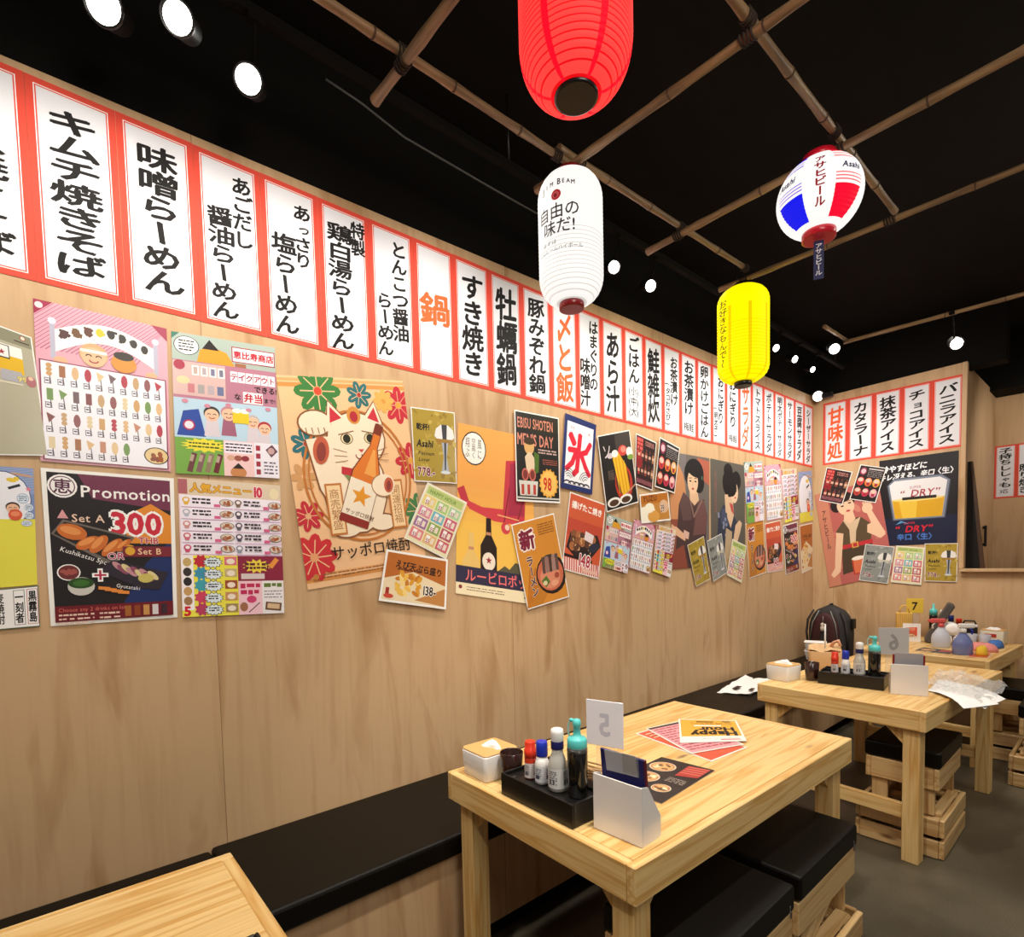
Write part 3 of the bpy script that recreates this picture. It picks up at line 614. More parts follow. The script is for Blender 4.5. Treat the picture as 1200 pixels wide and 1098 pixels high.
def a_cat(a):
    A = a.A; BG = '#eebf90'; a.rect(0, 0, 1, A, BG); BR = '#c07434'
    for y in (.045, A - .075): a.rect(0, y - .03, 1, .02, '#e2a468'); a.rect(0, y, 1, .03, '#d8924c')
    a.flower(.28, .1, .17, '#3d7c3c', '#d84a30', 8, BG); a.flower(.6, .12, .1, '#2f6c6e', '#b03c34', 7, BG); a.flower(.93, .19, .14, '#c22c3a', '#e0a040', 8, '#e8a880'); a.flower(.14, .47, .11, '#2f6c74', '#c04038', 7, BG)
    a.flower(.8, .16, .09, '#e2ac58', '#d89840', 8); a.flower(.98, .62, .14, '#c22c3a', '#e0a040', 8, BG); a.flower(.08, .98, .11, '#c22c3a', '#e8b080', 7, BG); a.flower(.08, 1.28, .17, '#cc3038', '#e8a070', 9, BG); a.flower(.99, 1.02, .14, '#4a7c4a', '#6a9060', 8, BG); a.flower(.09, .7, .1, '#d09a64', BG, 6)
    for r_, w in ((.43, .018), (.395, .012)): a.arc(.52, .72, r_, r_ * 1.12, 0, 2 * PI, w, BR, 40)
    cat_body(a, '#f2dfc4', '#8a5430')
    a.poly([(.335, .325), (.35, .21), (.43, .29)], '#c8323e'); a.poly([(.64, .29), (.705, .21), (.735, .325)], '#c8323e'); a.ell(.53, .27, .055, .065, '#d08c3c'); a.ell(.53, .28, .032, .04, '#b02c34')
    for x in (.45, .64): a.ell(x, .44, .05, .042, '#5a3a24'); a.ell(x, .44, .044, .036, '#e8d8a8'); a.ell(x, .44, .03, .033, '#2c2a1c'); a.line([(x - .06, .41 if x < .5 else .385), (x + .06, .385 if x < .5 else .41)], .008, '#8a5c40')
    a.poly([(.53, .52), (.58, .52), (.555, .545)], '#c84850'); a.arc(.53, .56, .025, .03, 0, PI, .008, '#8a4030', 6); a.arc(.58, .56, .025, .03, 0, PI, .008, '#8a4030', 6)
    for s in (-1, 1):
        for k in range(3): a.line([(.555 + s * .12, .54 + .03 * k), (.555 + s * .22, .51 + .05 * k)], .005, '#a07050')
    a.ell(.24, .52, .06, .1, '#c05c40', .2); a.ell(.24, .53, .035, .07, '#8c3c34', .2); a.up()
    for i in range(4): a.line([(.15 + .045 * i, .36), (.155 + .045 * i, .4)], .007, '#9a6a48', False)
    a.poly([(.38, .64), (.55, .68), (.6, .66), (.58, .72), (.45, .74), (.37, .69)], '#c0303c'); a.poly([(.39, .7), (.55, .74), (.47, .84)], '#7c8c54'); a.ell(.49, .8, .025, None, '#e0b048')
    for x, st in ((.29, '商売繁盛'), (.8, '開運招福')): a.rect(x - .065, .76, .13, .38, BR); a.rect(x - .052, .775, .104, .35, '#f0cfa0'); a.vtext(st, x, .8, 1.1, .08, '#a86c3c', .0)
    # bottle, leaning right
    def B(pts, c): a.poly([(.53 + math.cos(.42) * x - math.sin(.42) * y, .8 + math.sin(.42) * x + math.cos(.42) * y) for x, y in pts], c)
    B([(-.12, .3), (.12, .3), (.12, -.1), (.035, -.32), (.035, -.5), (-.035, -.5), (-.035, -.32), (-.12, -.1)], '#7a3420'); B([(-.11, .29), (.11, .29), (.11, -.1), (.028, -.32), (.028, -.42), (-.028, -.42), (-.028, -.32), (-.11, -.1)], '#d9772c'); B([(-.02, -.1), (.08, -.1), (.02, -.3), (0, -.3)], '#e8a050')
    B([(-.115, -.04), (.115, -.04), (.115, .24), (-.115, .24)], '#f0e2cc'); B([(-.115, .24), (.115, .24), (.115, .3), (-.115, .3)], '#8c2c24')
    a.star(.5, .87, .085, '#e09428', -PI / 2 + .42); a.text('サッポロ焼酎', .36, .955, .042, '#6a3c24', .01, .04, .42)
    a.ell(.7, .8, .1, .085, '#f2dfc4', -.3); a.ell(.745, .8, .04, .06, '#c05c40', .2); a.ell(.745, .805, .02, .04, '#8c3c34', .2); a.arc(.7, .8, .1, .085, 1.2, 4.4, .008, '#a87850', 10)
    a.text('サッポロ焼酎', .2, 1.27, .115, '#2c1c14', .008, .112); a.greek(.12, 1.4, .55, .045, 2, '#8a5a38', 6, .4); a.ell(.07, 1.42, .022, None, '#c0803c')
def a_plane(a):
    A = a.A; a.rect(0, 0, 1, A, '#efa755')
    for i in range(5): a.rect(0, A * (.36 + .05 * i), 1, A * (.47 - .05 * i), ['#efaa55', '#f0ae54', '#f1b454', '#f2ba54', '#f3c055'][i])
    a.ell(.2, .22, .155, .165, '#2a221c'); a.ell(.2, .22, .143, .152, '#f7f2ea')
    for i in range(3): a.vtext(['風に', '空高く', '翔ぶ'][i], .27 - .075 * i, .12, .32, .055, '#3c302c', .005)
    R_ = '#d2424a'; a.poly([(.05, .72), (.3, .78), (.7, .76), (.83, .82), (.75, .9), (.45, .9), (.15, .82)], R_); a.poly([(-.0, .64), (.08, .6), (.14, .74), (.06, .78)], '#c03844'); a.poly([(.62, .28), (.92, .24), (.86, .86), (.56, .86)], '#c83a48'); a.poly([(.68, .3), (.9, .27), (.85, .8), (.63, .82)], '#a82f48')
    a.line([(.66, .55), (.58, .9)], .014, '#7c2434'); a.line([(.86, .62), (.74, .92)], .014, '#7c2434'); a.ell(.6, .95, .06, .06, R_); a.ell(.62, .94, .03, .03, '#f0d0b8'); a.line([(.5, .83), (.78, .85)], .012, '#efb070')
    a.poly([(.4, 1.5), (.48, 1.4), (.58, 1.33), (.64, 1.36), (.72, 1.28), (.8, 1.3), (.84, 1.24), (.9, 1.25), (.97, 1.36), (1, 1.36), (1, 1.62), (.35, 1.62)], '#5b5640')
    for x, y0, c, c2 in ((.17, 1.05, '#e8c070', '#f2e4b4'), (.38, .88, '#2a1a16', '#f0e2d0')):
        a.poly([(x - .1, 1.55), (x - .1, y0 + .28), (x - .035, y0 + .17), (x - .03, y0), (x + .03, y0), (x + .035, y0 + .17), (x + .1, y0 + .28), (x + .1, 1.55)], c); a.rect(x - .03, y0 + .14, .06, .03, '#c88a6a'); a.ell(x, y0 + .43, .08, .09, c2); a.star(x, y0 + .42, .04, '#a02c34')
    a.rect(0, A * .83, 1, A * .1, '#352f48'); a.text('ルービロポッサ', .1, A * .88, .135, '#ef7474', .012, .128)
    a.rect(0, A * .93, 1, A * .07, '#f2e2bd'); a.greek(.12, A * .945, .45, A * .03, 2, '#8a745c', 4, .4); a.ell(.05, A * .955, .02, None, '#8a3c38'); a.greek(.82, A * .96, .12, A * .02, 1, '#6a5844', 7, .5)
def a_gold(a, g=0):
    A = a.A; bgc, ink = ('#a98f34', '#1f1812') if not g else ('#8c908c', '#20242a'); a.rect(.02, .02, .96, A - .04, bgc); q = random.Random(3); a.up()
    for i in range(40): a.ell(q.random() * .96 + .02, q.random() * (A - .1) + .05, .03 + q.random() * .06, .015 + q.random() * .03, ['#b79c44', '#94792a', '#c0a850'][i % 3] if not g else ['#9a9e9c', '#7a8080', '#a8aca8'][i % 3], q.random() * 3, 8, False)
    a.star(.46, .12, .025, '#6a4c20'); a.text('乾杯!', .1, .35, .14, ink, .04, .13); a.text('Asahi', .1, .66, .19, ink, .04, .155, 0, None, 0, True, .2); a.text('Platinum', .12, .85, .1, ink, .012, .1, 0, None, 0, True, .25); a.text('Lover', .12, .97, .1, ink, .012, .1, 0, None, 0, True, .25)
    a.poly([(.5, .5), (.54, .36), (.66, .27), (.82, .27), (.94, .36), (.97, .5), (.86, .6), (.6, .6)], '#e8e4e0'); a.poly([(.67, .27), (.8, .27), (.78, .58), (.69, .58)], '#3c3c40'); a.poly([(.52, .55), (.95, .55), (.9, .66), (.57, .66)], '#a0782c' if not g else '#c8c4b0')
    a.poly([(.66, .62), (.82, .62), (.77, .9), (.82, 1.2), (.64, 1.2), (.7, .9)], '#a8acb4'); a.poly([(.72, .62), (.77, .62), (.745, 1.15), (.71, 1.15)], '#3a3c44'); a.ell(.73, 1.2, .12, .03, '#d0d4d8')
    a.text('778.-', .08, 1.2, .22, '#7c2444', .035, .18, 0, '#ece4da', .04)
def a_grid(a):
    A = a.A; a.rect(.02, .02, .96, A - .04, '#e6e0b8'); a.rect(.06, .05, .88, .16, '#b8c878'); a.text('HAPPY HOUR', .12, .13, .11, '#6a8c40', .02, .1); cs = ['#e8d078', '#a8cc78', '#a8d0a0', '#dc8ca4', '#6cb4c4', '#cc5c7c', '#a070a0', '#90a858', '#b85064', '#e08088', '#e0b478', '#cc6474']
    for r_ in range(4):
        for c in range(3):
            x, y = .05 + .31 * c, .24 + (A - .3) / 4 * r_; H = (A - .3) / 4; a.rect(x, y, .28, H * .88, cs[r_ * 3 + c]); a.rect(x + .05, y + H * .12, .09, H * .6, '#f2eee8'); a.rect(x + .17, y + H * .2, .07, H * .5, '#e8d8c8'); a.text('55', x + .06, y + H * .55, H * .5, '#a04058', .03, .09, 0, '#f8f4f0', .03); a.l -= 4
def a_temp(a):
    A = a.A; a.rect(.03, .03, .94, A - .06, '#b7692a'); a.poly([(.03, A * .55), (.45, A * .36), (.97, A * .55), (.97, A - .03), (.03, A - .03)], '#e8d4b0'); a.poly([(.5, A * .9), (.97, A * .6), (.97, A - .03)], '#c08448')
    q = random.Random(8); a.up()
    for i in range(26): a.ell(.38 + (q.random() - .5) * .36, A * .62 + (q.random() - .5) * A * .4, .06, .03, ['#e8b850', '#d89830', '#f0d080', '#c47a28'][i % 4], q.random() * 3, 8, False)
    a.text('えび天ぷら盛り', .16, A * .24, .115, '#2c1a12', .03, .108, .06); a.greek(.2, A * .3, .5, .06, 1, '#5a2c18', 4, .4)
    a.text('138-', .6, A * .68, .17, '#30201c', .03, .13, 0, '#f6f0e8', .045); a.rect(.07, A * .72, .05, .12, '#a02c28'); a.ell(.12, A * .88, .07, .03, '#c84838')
def a_men(a):
    A = a.A; a.rect(.02, .02, .96, A - .05, '#15110f'); K = '#d98a74'
    a.text('EBISU SHOTEN', .05, .17, .23, K, .015, .115); a.text("MEN'S DAY", .04, .43, .26, K, .02, .155)
    a.greek(.5, .56, .43, .09, 2, '#c8a8a0', 4, .6); a.greek(.6, .72, .34, .1, 3, '#a85848', 8, .5)
    a.ell(.3, .55, .11, .13, '#d8a868'); a.ell(.3, .46, .12, .06, '#3c2814'); a.poly([(.2, .72), (.28, .64), (.34, .64), (.42, .74), (.4, .98), (.24, .98)], '#e0c8a8'); a.poly([(.4, .62), (.52, .66), (.5, .95), (.42, .98)], '#4c6a20')
    for x in (.2, .36): a.ell(x, 1.0, .075, .1, '#c86858'); a.ell(x, 1.0, .05, .075, '#7a2c28')
    for x in (.14, .27, .4): a.poly([(x - .08, 1.1), (x + .08, 1.1), (x + .06, A - .1), (x - .06, A - .1)], '#d8d4cc'); a.rect(x - .03, 1.16, .06, .16, '#b83c30')
    a.burst(.73, 1.12, .23, '#e8a840', 16, .86, .25); a.burst(.73, 1.12, .19, '#f0c060', 16, .9, .21); a.text('98', .6, 1.12, .3, '#cc3018', .03, .19); a.rect(.02, A - .08, .96, .03, '#c8c4bc')
def a_ice(a):
    A = a.A; a.rect(0, 0, 1, A, '#1d2c66'); a.rect(.09, .13, .83, A - .24, '#f4f2f6'); R_ = '#dd1f3a'
    for pts, w in (([(.5, .38), (.48, .75), (.46, 1.12), (.38, 1.2)], .13), ([(.22, .42), (.32, .55)], .15), ([(.2, .72), (.42, .7), (.3, .98), (.15, 1.12)], .12), ([(.83, .5), (.72, .68), (.58, .74)], .12), ([(.58, .78), (.72, 1.0), (.85, 1.15)], .12)): a.line(pts, w, R_); [a.ell(x, y, w * .5, None, R_, 0, 12, False) for x, y in pts]
    a.text('かき', .18, .25, .07, '#c84858', .01); a.text('氷', .74, .28, .08, '#c84858', .01)
    for x, s in ((.16, 1), (.8, -1)):
        for k in range(4): a.arc(x + s * .05, A - .22, .2 - .045 * k, .22 - .05 * k, -PI * .75 if s > 0 else -PI * .95, -PI * .1 if s > 0 else -PI * .3, .014, '#252430', 8)
    a.up()
    for k in range(5): a.arc(.18 + .15 * k, A - .13, .1, .05, PI, 2 * PI, .03, '#252430', 6, False)
def a_ramen(a):
    A = a.A; a.rect(.02, .02, .96, A - .04, '#d18a30'); a.up()
    for i in range(14): a.poly([(0, A - .02 - i * .0), (.2 + .06 * i, A * .55), (.23 + .06 * i, A * .55), (.1 + .02 * i, A - .02)], '#c07a28' if i % 2 else '#b86c24', False)
    a.ell(.68, .98, .36, .34, '#241a16'); a.ell(.66, .97, .31, .29, '#c86a4c'); a.ell(.64, 1.02, .24, .2, '#d8886a')
    for i in range(5): a.rect(.5 + .08 * i, .66, .07, .28, ['#584440', '#8c7068', '#4a3834', '#9c8078', '#5c4844'][i], .12)
    a.poly([(.42, 1.05), (.55, .98), (.62, 1.1), (.5, 1.18)], '#587430'); a.ell(.72, 1.14, .09, .05, '#e0a080'); a.ell(.5, 1.1, .05, .04, '#d8c8a0'); a.ell(.8, 1.02, .06, .05, '#a04c38')
    a.glyph('新', .27, .31, .34, .34, '#f4e8e0', .13); a.up(); a.glyph('新', .27, .31, .34, .34, '#7c1c38', .05)
    a.vtext('ラーメン', .24, .58, 1.28, .17, '#3a2244', .03, False, '#e8c4a0', .05); a.greek(.55, .1, .38, .2, 5, '#7a4416', 4, .4)
def a_kara(a):
    A = a.A; a.rect(.02, .02, .96, A - .04, '#cf5a38'); a.rect(.02, .45, .96, .3, '#c04a34'); a.text('揚げたこ焼き', .08, .2, .14, '#f8f0e8', .04, .14)
    a.poly([(.05, .98), (.12, .7), (.85, .62), (.97, .8), (.7, 1.1), (.3, 1.12)], '#2a1c1c'); q = random.Random(2); a.up()
    for i in range(12): a.ell(.18 + .13 * (i % 5) + q.random() * .04, .72 + .11 * (i // 5), .085, .08, ['#8a5434', '#a86840', '#5c3a2c'][i % 3], 0, 12, False)
    a.up()
    for i in range(14): a.ell(.2 + q.random() * .5, .68 + q.random() * .3, .035, .012, '#e0b078', q.random() * 3, 6, False)
    a.rect(.5, .62, .24, .16, '#e8d8dc', .15); a.ell(.78, .86, .16, .08, '#2c3040', -.5); a.rect(.02, 1.1, .75, .05, '#241818')
    a.rect(.02, 1.16, .96, A - 1.18, '#f4dcd4'); a.up()
    for i in range(16): a.poly([(.03 + .06 * i, 1.16), (.06 + .06 * i, 1.16), (.09 + .06 * i, A - .02), (.06 + .06 * i, A - .02)], '#c84c44', False)
    a.text('148', .38, 1.13, .3, '#b02840', .03, .24, 0, '#f8f4f2', .06); a.text('B', .9, 1.2, .12, '#b02840', .02, None, 0, '#f8f4f2', .04); a.rect(.5, 1.28, .44, .06, '#e8b8a8')
def a_soup(a):
    A = a.A; a.rect(.02, .02, .96, A - .04, '#1a1514'); a.rect(.5, .02, .46, .3, '#3c3430'); a.text('ソ', .08, .3, .3, '#d8ccd0', .0, .28, .1); a.ell(.3, .4, .09, .05, '#c8bcc8')
    a.ell(.62, .95, .27, .34, '#b83424'); a.ell(.6, .9, .22, .27, '#5c2018'); a.poly([(.36, .42), (.56, .36), (.74, .62), (.78, 1.1), (.55, 1.2), (.42, .8)], '#e0a81c'); a.up()
    for i in range(7): a.line([(.4 + .05 * i, .42 + .02 * i), (.46 + .045 * i, 1.12)], .012, '#c07c14' if i % 2 else '#f0d048', False)
    a.ell(.45, .38, .1, .07, '#f0ece4'); a.ell(.7, .35, .14, .1, '#c84038'); a.ell(.72, .33, .08, .06, '#e88878'); a.ell(.9, .4, .1, .09, '#ece8e4'); a.ell(.92, .5, .1, .05, '#7c9c40'); a.rect(.55, 1.1, .44, .03, '#c08c70', -.4)
    for x in (.25, .62): a.ell(x, A - .14, .2, .09, '#e8e4e0'); a.ell(x, A - .13, .14, .06, '#4c3020')
    a.text('麺', .16, .75, .2, '#584840', .02)
def a_bott(a):
    A = a.A; a.rect(.03, .03, .94, A - .06, '#271616'); a.rect(.06, .06, .3, A * .6, '#8c1c24'); a.greek(.08, .08, .26, .5, 4, '#e06058', 2, .7)
    for r_ in range(2):
        for c in range(5): x, y = .12 + .18 * c, .36 + .48 * r_; a.rect(x, y + .1, .11, .26, ['#a03028', '#583028', '#883a30', '#3c2c2c', '#9c6c48'][c]); a.rect(x + .03, y, .05, .1, '#6a3c34'); a.rect(x, y + .18, .11, .09, '#d8a890'); a.l -= 2
    a.up(); a.up(); a.rect(.45, .1, .45, .16, '#3c2020'); a.greek(.46, .1, .42, .16, 3, '#c88a80', 3, .5); a.rect(.05, A - .26, .9, .2, '#501c24'); a.greek(.08, A - .22, .84, .12, 3, '#c08088', 5, .4)
def a_mugs(a):
    A = a.A; a.rect(.03, .03, .94, A - .06, '#1a1414'); a.ell(.2, .25, .13, .16, '#8c2c48'); a.ell(.2, .25, .09, .1, '#e0b8c0'); a.rect(.38, .1, .55, .05, '#c8c0c0'); a.greek(.38, .18, .55, .28, 5, '#8c8484', 3, .5)
    for r_ in range(2):
        for c in range(3):
            x, y = .2 + .3 * c, .66 + .43 * r_; a.ell(x, y, .135, .18, ['#c83c3c', '#e07830', '#e0a040', '#b8442c', '#c03050', '#d88ca0'][r_ * 3 + c]); a.ell(x - .01, y - .06, .1, .08, '#e8c0b0'); a.rect(x - .05, y + .02, .11, .12, '#a02838'); a.l -= 2
def a_yuzu(a):
    A = a.A; a.rect(.03, .03, .94, A - .06, '#c08438'); a.rect(.03, .03, .94, A * .3, '#b46c1c'); a.text('YUZU', .1, A * .17, .15, '#6c3010', .04, .17); a.poly([(.03, A * .45), (.4, A * .38), (.55, A * .75), (.3, A - .03), (.03, A - .03)], '#f2ead8'); a.ell(.42, A * .8, .2, A * .2, '#d89c48'); a.ell(.3, A * .5, .16, .1, '#f4ecd8'); a.ell(.8, A * .5, .16, .13, '#d8b090'); a.text('39', .68, A * .55, .2, '#5c3020', .03, .13, 0, '#f4ece4', .04)
def a_woman1(a):
    A = a.A; a.rect(0, 0, 1, A, '#6d6460'); a.rect(0, 0, .4, A * .35, '#777070'); a.ell(.08, .55, .3, .45, '#c88a5c', 0, 18); a.poly([(.68, .02), (1, .05), (1, .4), (.75, .3)], '#b0604c'); a.rect(0, .9, .3, .62, '#8c4a38')
    a.poly([(.05, A), (.2, .7), (.32, .52), (.55, .66), (.85, .6), (.95, .85), (.9, 1.2), (1, A)], '#4a3434'); a.poly([(.32, .52), (.5, .62), (.52, .9), (.3, .92), (.22, .7)], '#5e4444'); a.poly([(.7, .62), (.86, .62), (.95, .88), (.9, 1.1), (.55, 1.12), (.62, .85)], '#6e4a48'); a.line([(.5, .64), (.58, .86), (.8, .62)], .03, '#8a6a60')
    a.poly([(.47, .45), (.67, .45), (.72, .62), (.6, .7), (.48, .62)], '#deb591'); a.ell(.6, .26, .25, .22, '#1c1818'); a.ell(.72, .38, .14, .14, '#1c1818'); a.ell(.56, .37, .135, .17, '#e6bf9c'); a.ell(.62, .2, .22, .1, '#1c1818', .2); a.ell(.8, .3, .02, .03, '#4a6a58')
    for x in (.5, .63): a.ell(x, .36, .028, .012, '#2a1c1c'); a.line([(x - .035, .32), (x + .035, .315)], .01, '#2a1c1c')
    a.line([(.565, .36), (.55, .43)], .008, '#c08c70'); a.ell(.56, .465, .03, .015, '#b03838')
    a.poly([(0, 1.0), (.12, 1.0), (.36, 1.12), (.34, 1.2), (.12, 1.12), (.02, 1.1)], '#dfb08c'); a.line([(.02, .98), (.14, 1.05)], .025, '#dfb08c'); a.rect(.3, 1.06, .14, .1, '#d8b0a0', .3); a.poly([(0, 1.35), (.3, 1.25), (.4, A), (0, A)], '#8a4636')
def a_woman2(a):
    A = a.A; a.rect(0, 0, 1, A, '#5d5850'); a.vtext('化粧品店', .14, .15, .75, .07, '#8a5a56', .01)
    a.poly([(.15, A), (.2, .8), (.35, .62), (.55, .66), (.8, .9), (.7, 1.1), (.55, A)], '#34384a'); a.poly([(.3, .68), (.5, .66), (.5, .9), (.28, .9)], '#454c66'); q = random.Random(2); a.up()
    for i in range(12): a.ell(.2 + q.random() * .35, .75 + q.random() * .5, .03, .03, '#8088a0', 0, 6, False)
    a.poly([(.42, .5), (.62, .5), (.66, .75), (.56, .95), (.46, .8)], '#dcb896'); a.ell(.53, .3, .2, .2, '#191616'); a.ell(.5, .12, .13, .1, '#191616'); a.ell(.74, .25, .14, .14, '#191616'); a.ell(.67, .42, .12, .16, '#e6c3a4'); a.ell(.58, .33, .17, .16, '#191616', .5); a.line([(.44, .5), (.46, .7)], .1, '#dcb896')
    for x in (.64, .73): a.ell(x, .4, .022, .01, '#2a1c1c'); a.line([(x - .03, .36), (x + .03, .37)], .008, '#2a1c1c')
    a.ell(.7, .5, .024, .013, '#b83c3c'); a.poly([(.52, .58), (.62, .6), (.66, .75), (.58, .7)], '#c05050'); a.poly([(.62, 1.15), (.7, .9), (.82, .82), (.9, .86), (.84, 1.0), (.72, 1.2)], '#dcb896'); a.poly([(.42, .95), (.6, 1.0), (.56, A), (.36, A)], '#b8a080')
def a_woman3(a):
    A = a.A; a.rect(0, 0, 1, A, '#b8625c'); q = random.Random(4); a.up()
    for i in range(26): a.ell(q.random(), q.random() * A, .1, .05, ['#c47468', '#a8544e', '#cc8070'][i % 3], q.random() * 3, 8, False)
    a.rect(0, 0, .2, A, '#c88068'); SK = '#ecc3a2'
    a.poly([(.25, .72), (.4, .55), (.66, .56), (.8, .72), (.76, 1.0), (.3, 1.02)], '#5c4a34'); a.poly([(.38, .55), (.5, .62), (.66, .56), (.56, .78), (.52, 1.0), (.44, .98), (.46, .74)], '#d8bc9c'); a.poly([(.3, 1.0), (.76, .98), (.8, A * .86), (.25, A * .9)], '#4c3c2c'); a.rect(.28, .98, .5, .07, '#c03038'); a.rect(.46, .965, .1, .1, '#d89a48'); a.rect(.48, .985, .06, .06, '#b03038')
    a.poly([(.25, .74), (.36, .78), (.28, 1.15), (.22, 1.42), (.1, 1.5), (.06, 1.44), (.14, 1.34), (.18, 1.1)], SK); a.poly([(.74, .72), (.82, .7), (.98, .95), (.9, 1.0), (.72, .85)], SK); a.poly([(.86, .98), (.98, .92), (.84, .5), (.76, .52)], SK); a.ell(.78, .44, .08, .09, SK); a.up(); [a.line([(.74 + .03 * i, .42), (.73 + .035 * i, .33)], .025, SK, False) for i in range(4)]
    a.poly([(.42, .44), (.56, .44), (.58, .58), (.48, .64), (.4, .56)], SK); a.ell(.43, .22, .19, .16, '#2a1c1a'); a.ell(.32, .28, .1, .12, '#2a1c1a'); a.ell(.46, .32, .135, .16, SK, -.2); a.ell(.44, .18, .16, .07, '#2a1c1a', -.2)
    for x, y in ((.41, .31), (.53, .28)): a.ell(x, y, .026, .013, '#2a1818'); a.line([(x - .035, y - .035), (x + .035, y - .045)], .01, '#2a1818')
    a.ell(.49, .41, .035, .016, '#c0303c'); a.vtext('アサヒビール', .1, .3, 1.0, .075, '#4a2c28', .01)
    a.rect(.42, 1.25, .2, .27, '#b83c2c'); a.rect(.44, 1.28, .16, .22, '#d8704c'); a.ell(.52, 1.25, .1, .035, '#f0e4d4'); a.arc(.65, 1.38, .05, .08, -PI / 2, PI / 2, .025, '#d8907c')
def a_dry(a):
    A = a.A; a.rect(0, 0, 1, A, '#121017'); a.rect(0, A * .68, 1, A * .32, '#131a38'); W_ = '#f2f2f6'
    a.text('冷やすほどに', .03, .16, .115, W_, .04, .1, -.02, None, 0, True, .2); a.text('キレ冴える、辛口', .0, .29, .105, W_, .04, .09, -.02, None, 0, True, .2); a.text('〈生〉', .7, .27, .11, W_, .03, .1)
    for s, c in ((.035, '#3c4454'), (.02, '#7c8494')): a.poly([(.13 - s, .42), (.2, .35 - s), (.8, .35 - s), (.88 + s, .42), (.82 + s, .96 + s), (.2 - s, .96 + s)], c)
    a.poly([(.13, .42), (.2, .36), (.78, .36), (.87, .42), (.81, .96), (.2, .96)], '#e8e6e8'); a.poly([(.165, .66), (.84, .66), (.81, .96), (.2, .96)], '#d9a51e'); a.poly([(.25, .66), (.5, .66), (.48, .96), (.3, .96)], '#e8c040'); a.ell(.5, .67, .33, .03, '#f0d880'); a.rect(.3, .63, .44, .045, '#241c1c')
    a.text('SUPER', .4, .48, .06, '#b87880', .01, .05); a.text('“DRY”', .27, .57, .15, '#a83440', .02, .145, 0, None, 0, True, .2)
    a.poly([(.2, 1.06), (.28, 1.0), (.4, 1.06), (.3, 1.03)], '#5c9ad0'); a.text('SUPER', .32, 1.04, .05, '#c02c3c', .01, .05); a.text('“DRY”', .2, 1.13, .14, '#c81c34', .035, .14, 0, None, 0, True, .2); a.text('辛口〈生〉', .22, 1.26, .11, '#4878c8', .03, .105)
def a_happy(a):
    A = a.A; a.rect(.03, .03, .94, A - .06, '#e4a83c'); a.rect(.03, .03, .94, .25, '#f2ece0'); a.greek(.1, .14, .6, .06, 1, '#90a898', 4, .4); a.rect(.08, .08, .3, .05, '#d87078')
    a.text('Happy', .08, .4, .32, '#1c1410', .06, .27); a.text('Hour', .1, .64, .28, '#1c1410', .05, .26); a.rect(.3, .8, .45, .06, '#f4ece0'); a.greek(.1, .9, .7, .12, 2, '#8a5c1c', 6, .4); a.rect(.4, A - .16, .3, .05, '#5a4014'); a.rect(.12, A - .14, .14, .06, '#6a4c18')
def a_pink(a):
    A = a.A; a.rect(.03, .03, .94, A - .06, '#e39ca0'); a.rect(.03, .03, .94, .08, '#3c2c2c'); a.greek(.08, .14, .84, A - .24, 11, '#a84858', 9, .5)
def a_redp(a):
    A = a.A; a.rect(.03, .03, .94, A - .06, '#d0583c'); a.rect(.1, .1, .5, .3, '#c04a30'); a.greek(.1, .1, .7, .3, 3, '#f0c8a8', 2, .4); dish(a, .5, .9, .34, '#a05a30', '#e0b890', .8)
def a_noodle(a):
    A = a.A; a.rect(.0, .0, 1, A, '#2c2422')
    for x, y, r_ in ((.27, .4, .22), (.3, .95, .22), (.72, 1.2, .15)): a.ell(x, y, r_, r_ * 1.0, '#d8c0a0'); a.ell(x, y, r_ * .88, r_ * .88, '#a86848'); a.ell(x, y, r_ * .8, r_ * .78, '#d8a468'); q = random.Random(int(x * 50)); a.up(); [a.ell(x + (q.random() - .5) * r_, y + (q.random() - .5) * r_, .05, .03, ['#ecd8b0', '#5c4030', '#8c5c3c'][i % 3], q.random() * 3, 8, False) for i in range(9)]
    a.poly([(.58, .1), (.95, .05), (.95, .5), (.62, .62)], '#a83c34'); a.up(); [a.line([(.62, .15 + .1 * i), (.93, .08 + .1 * i)], .025, '#d87868', False) for i in range(4)]
    a.greek(.6, .72, .32, .2, 4, '#b8a898', 3, .35)
def a_back(a): a.rect(.02, .02, .96, a.A - .04, '#f1eff2')

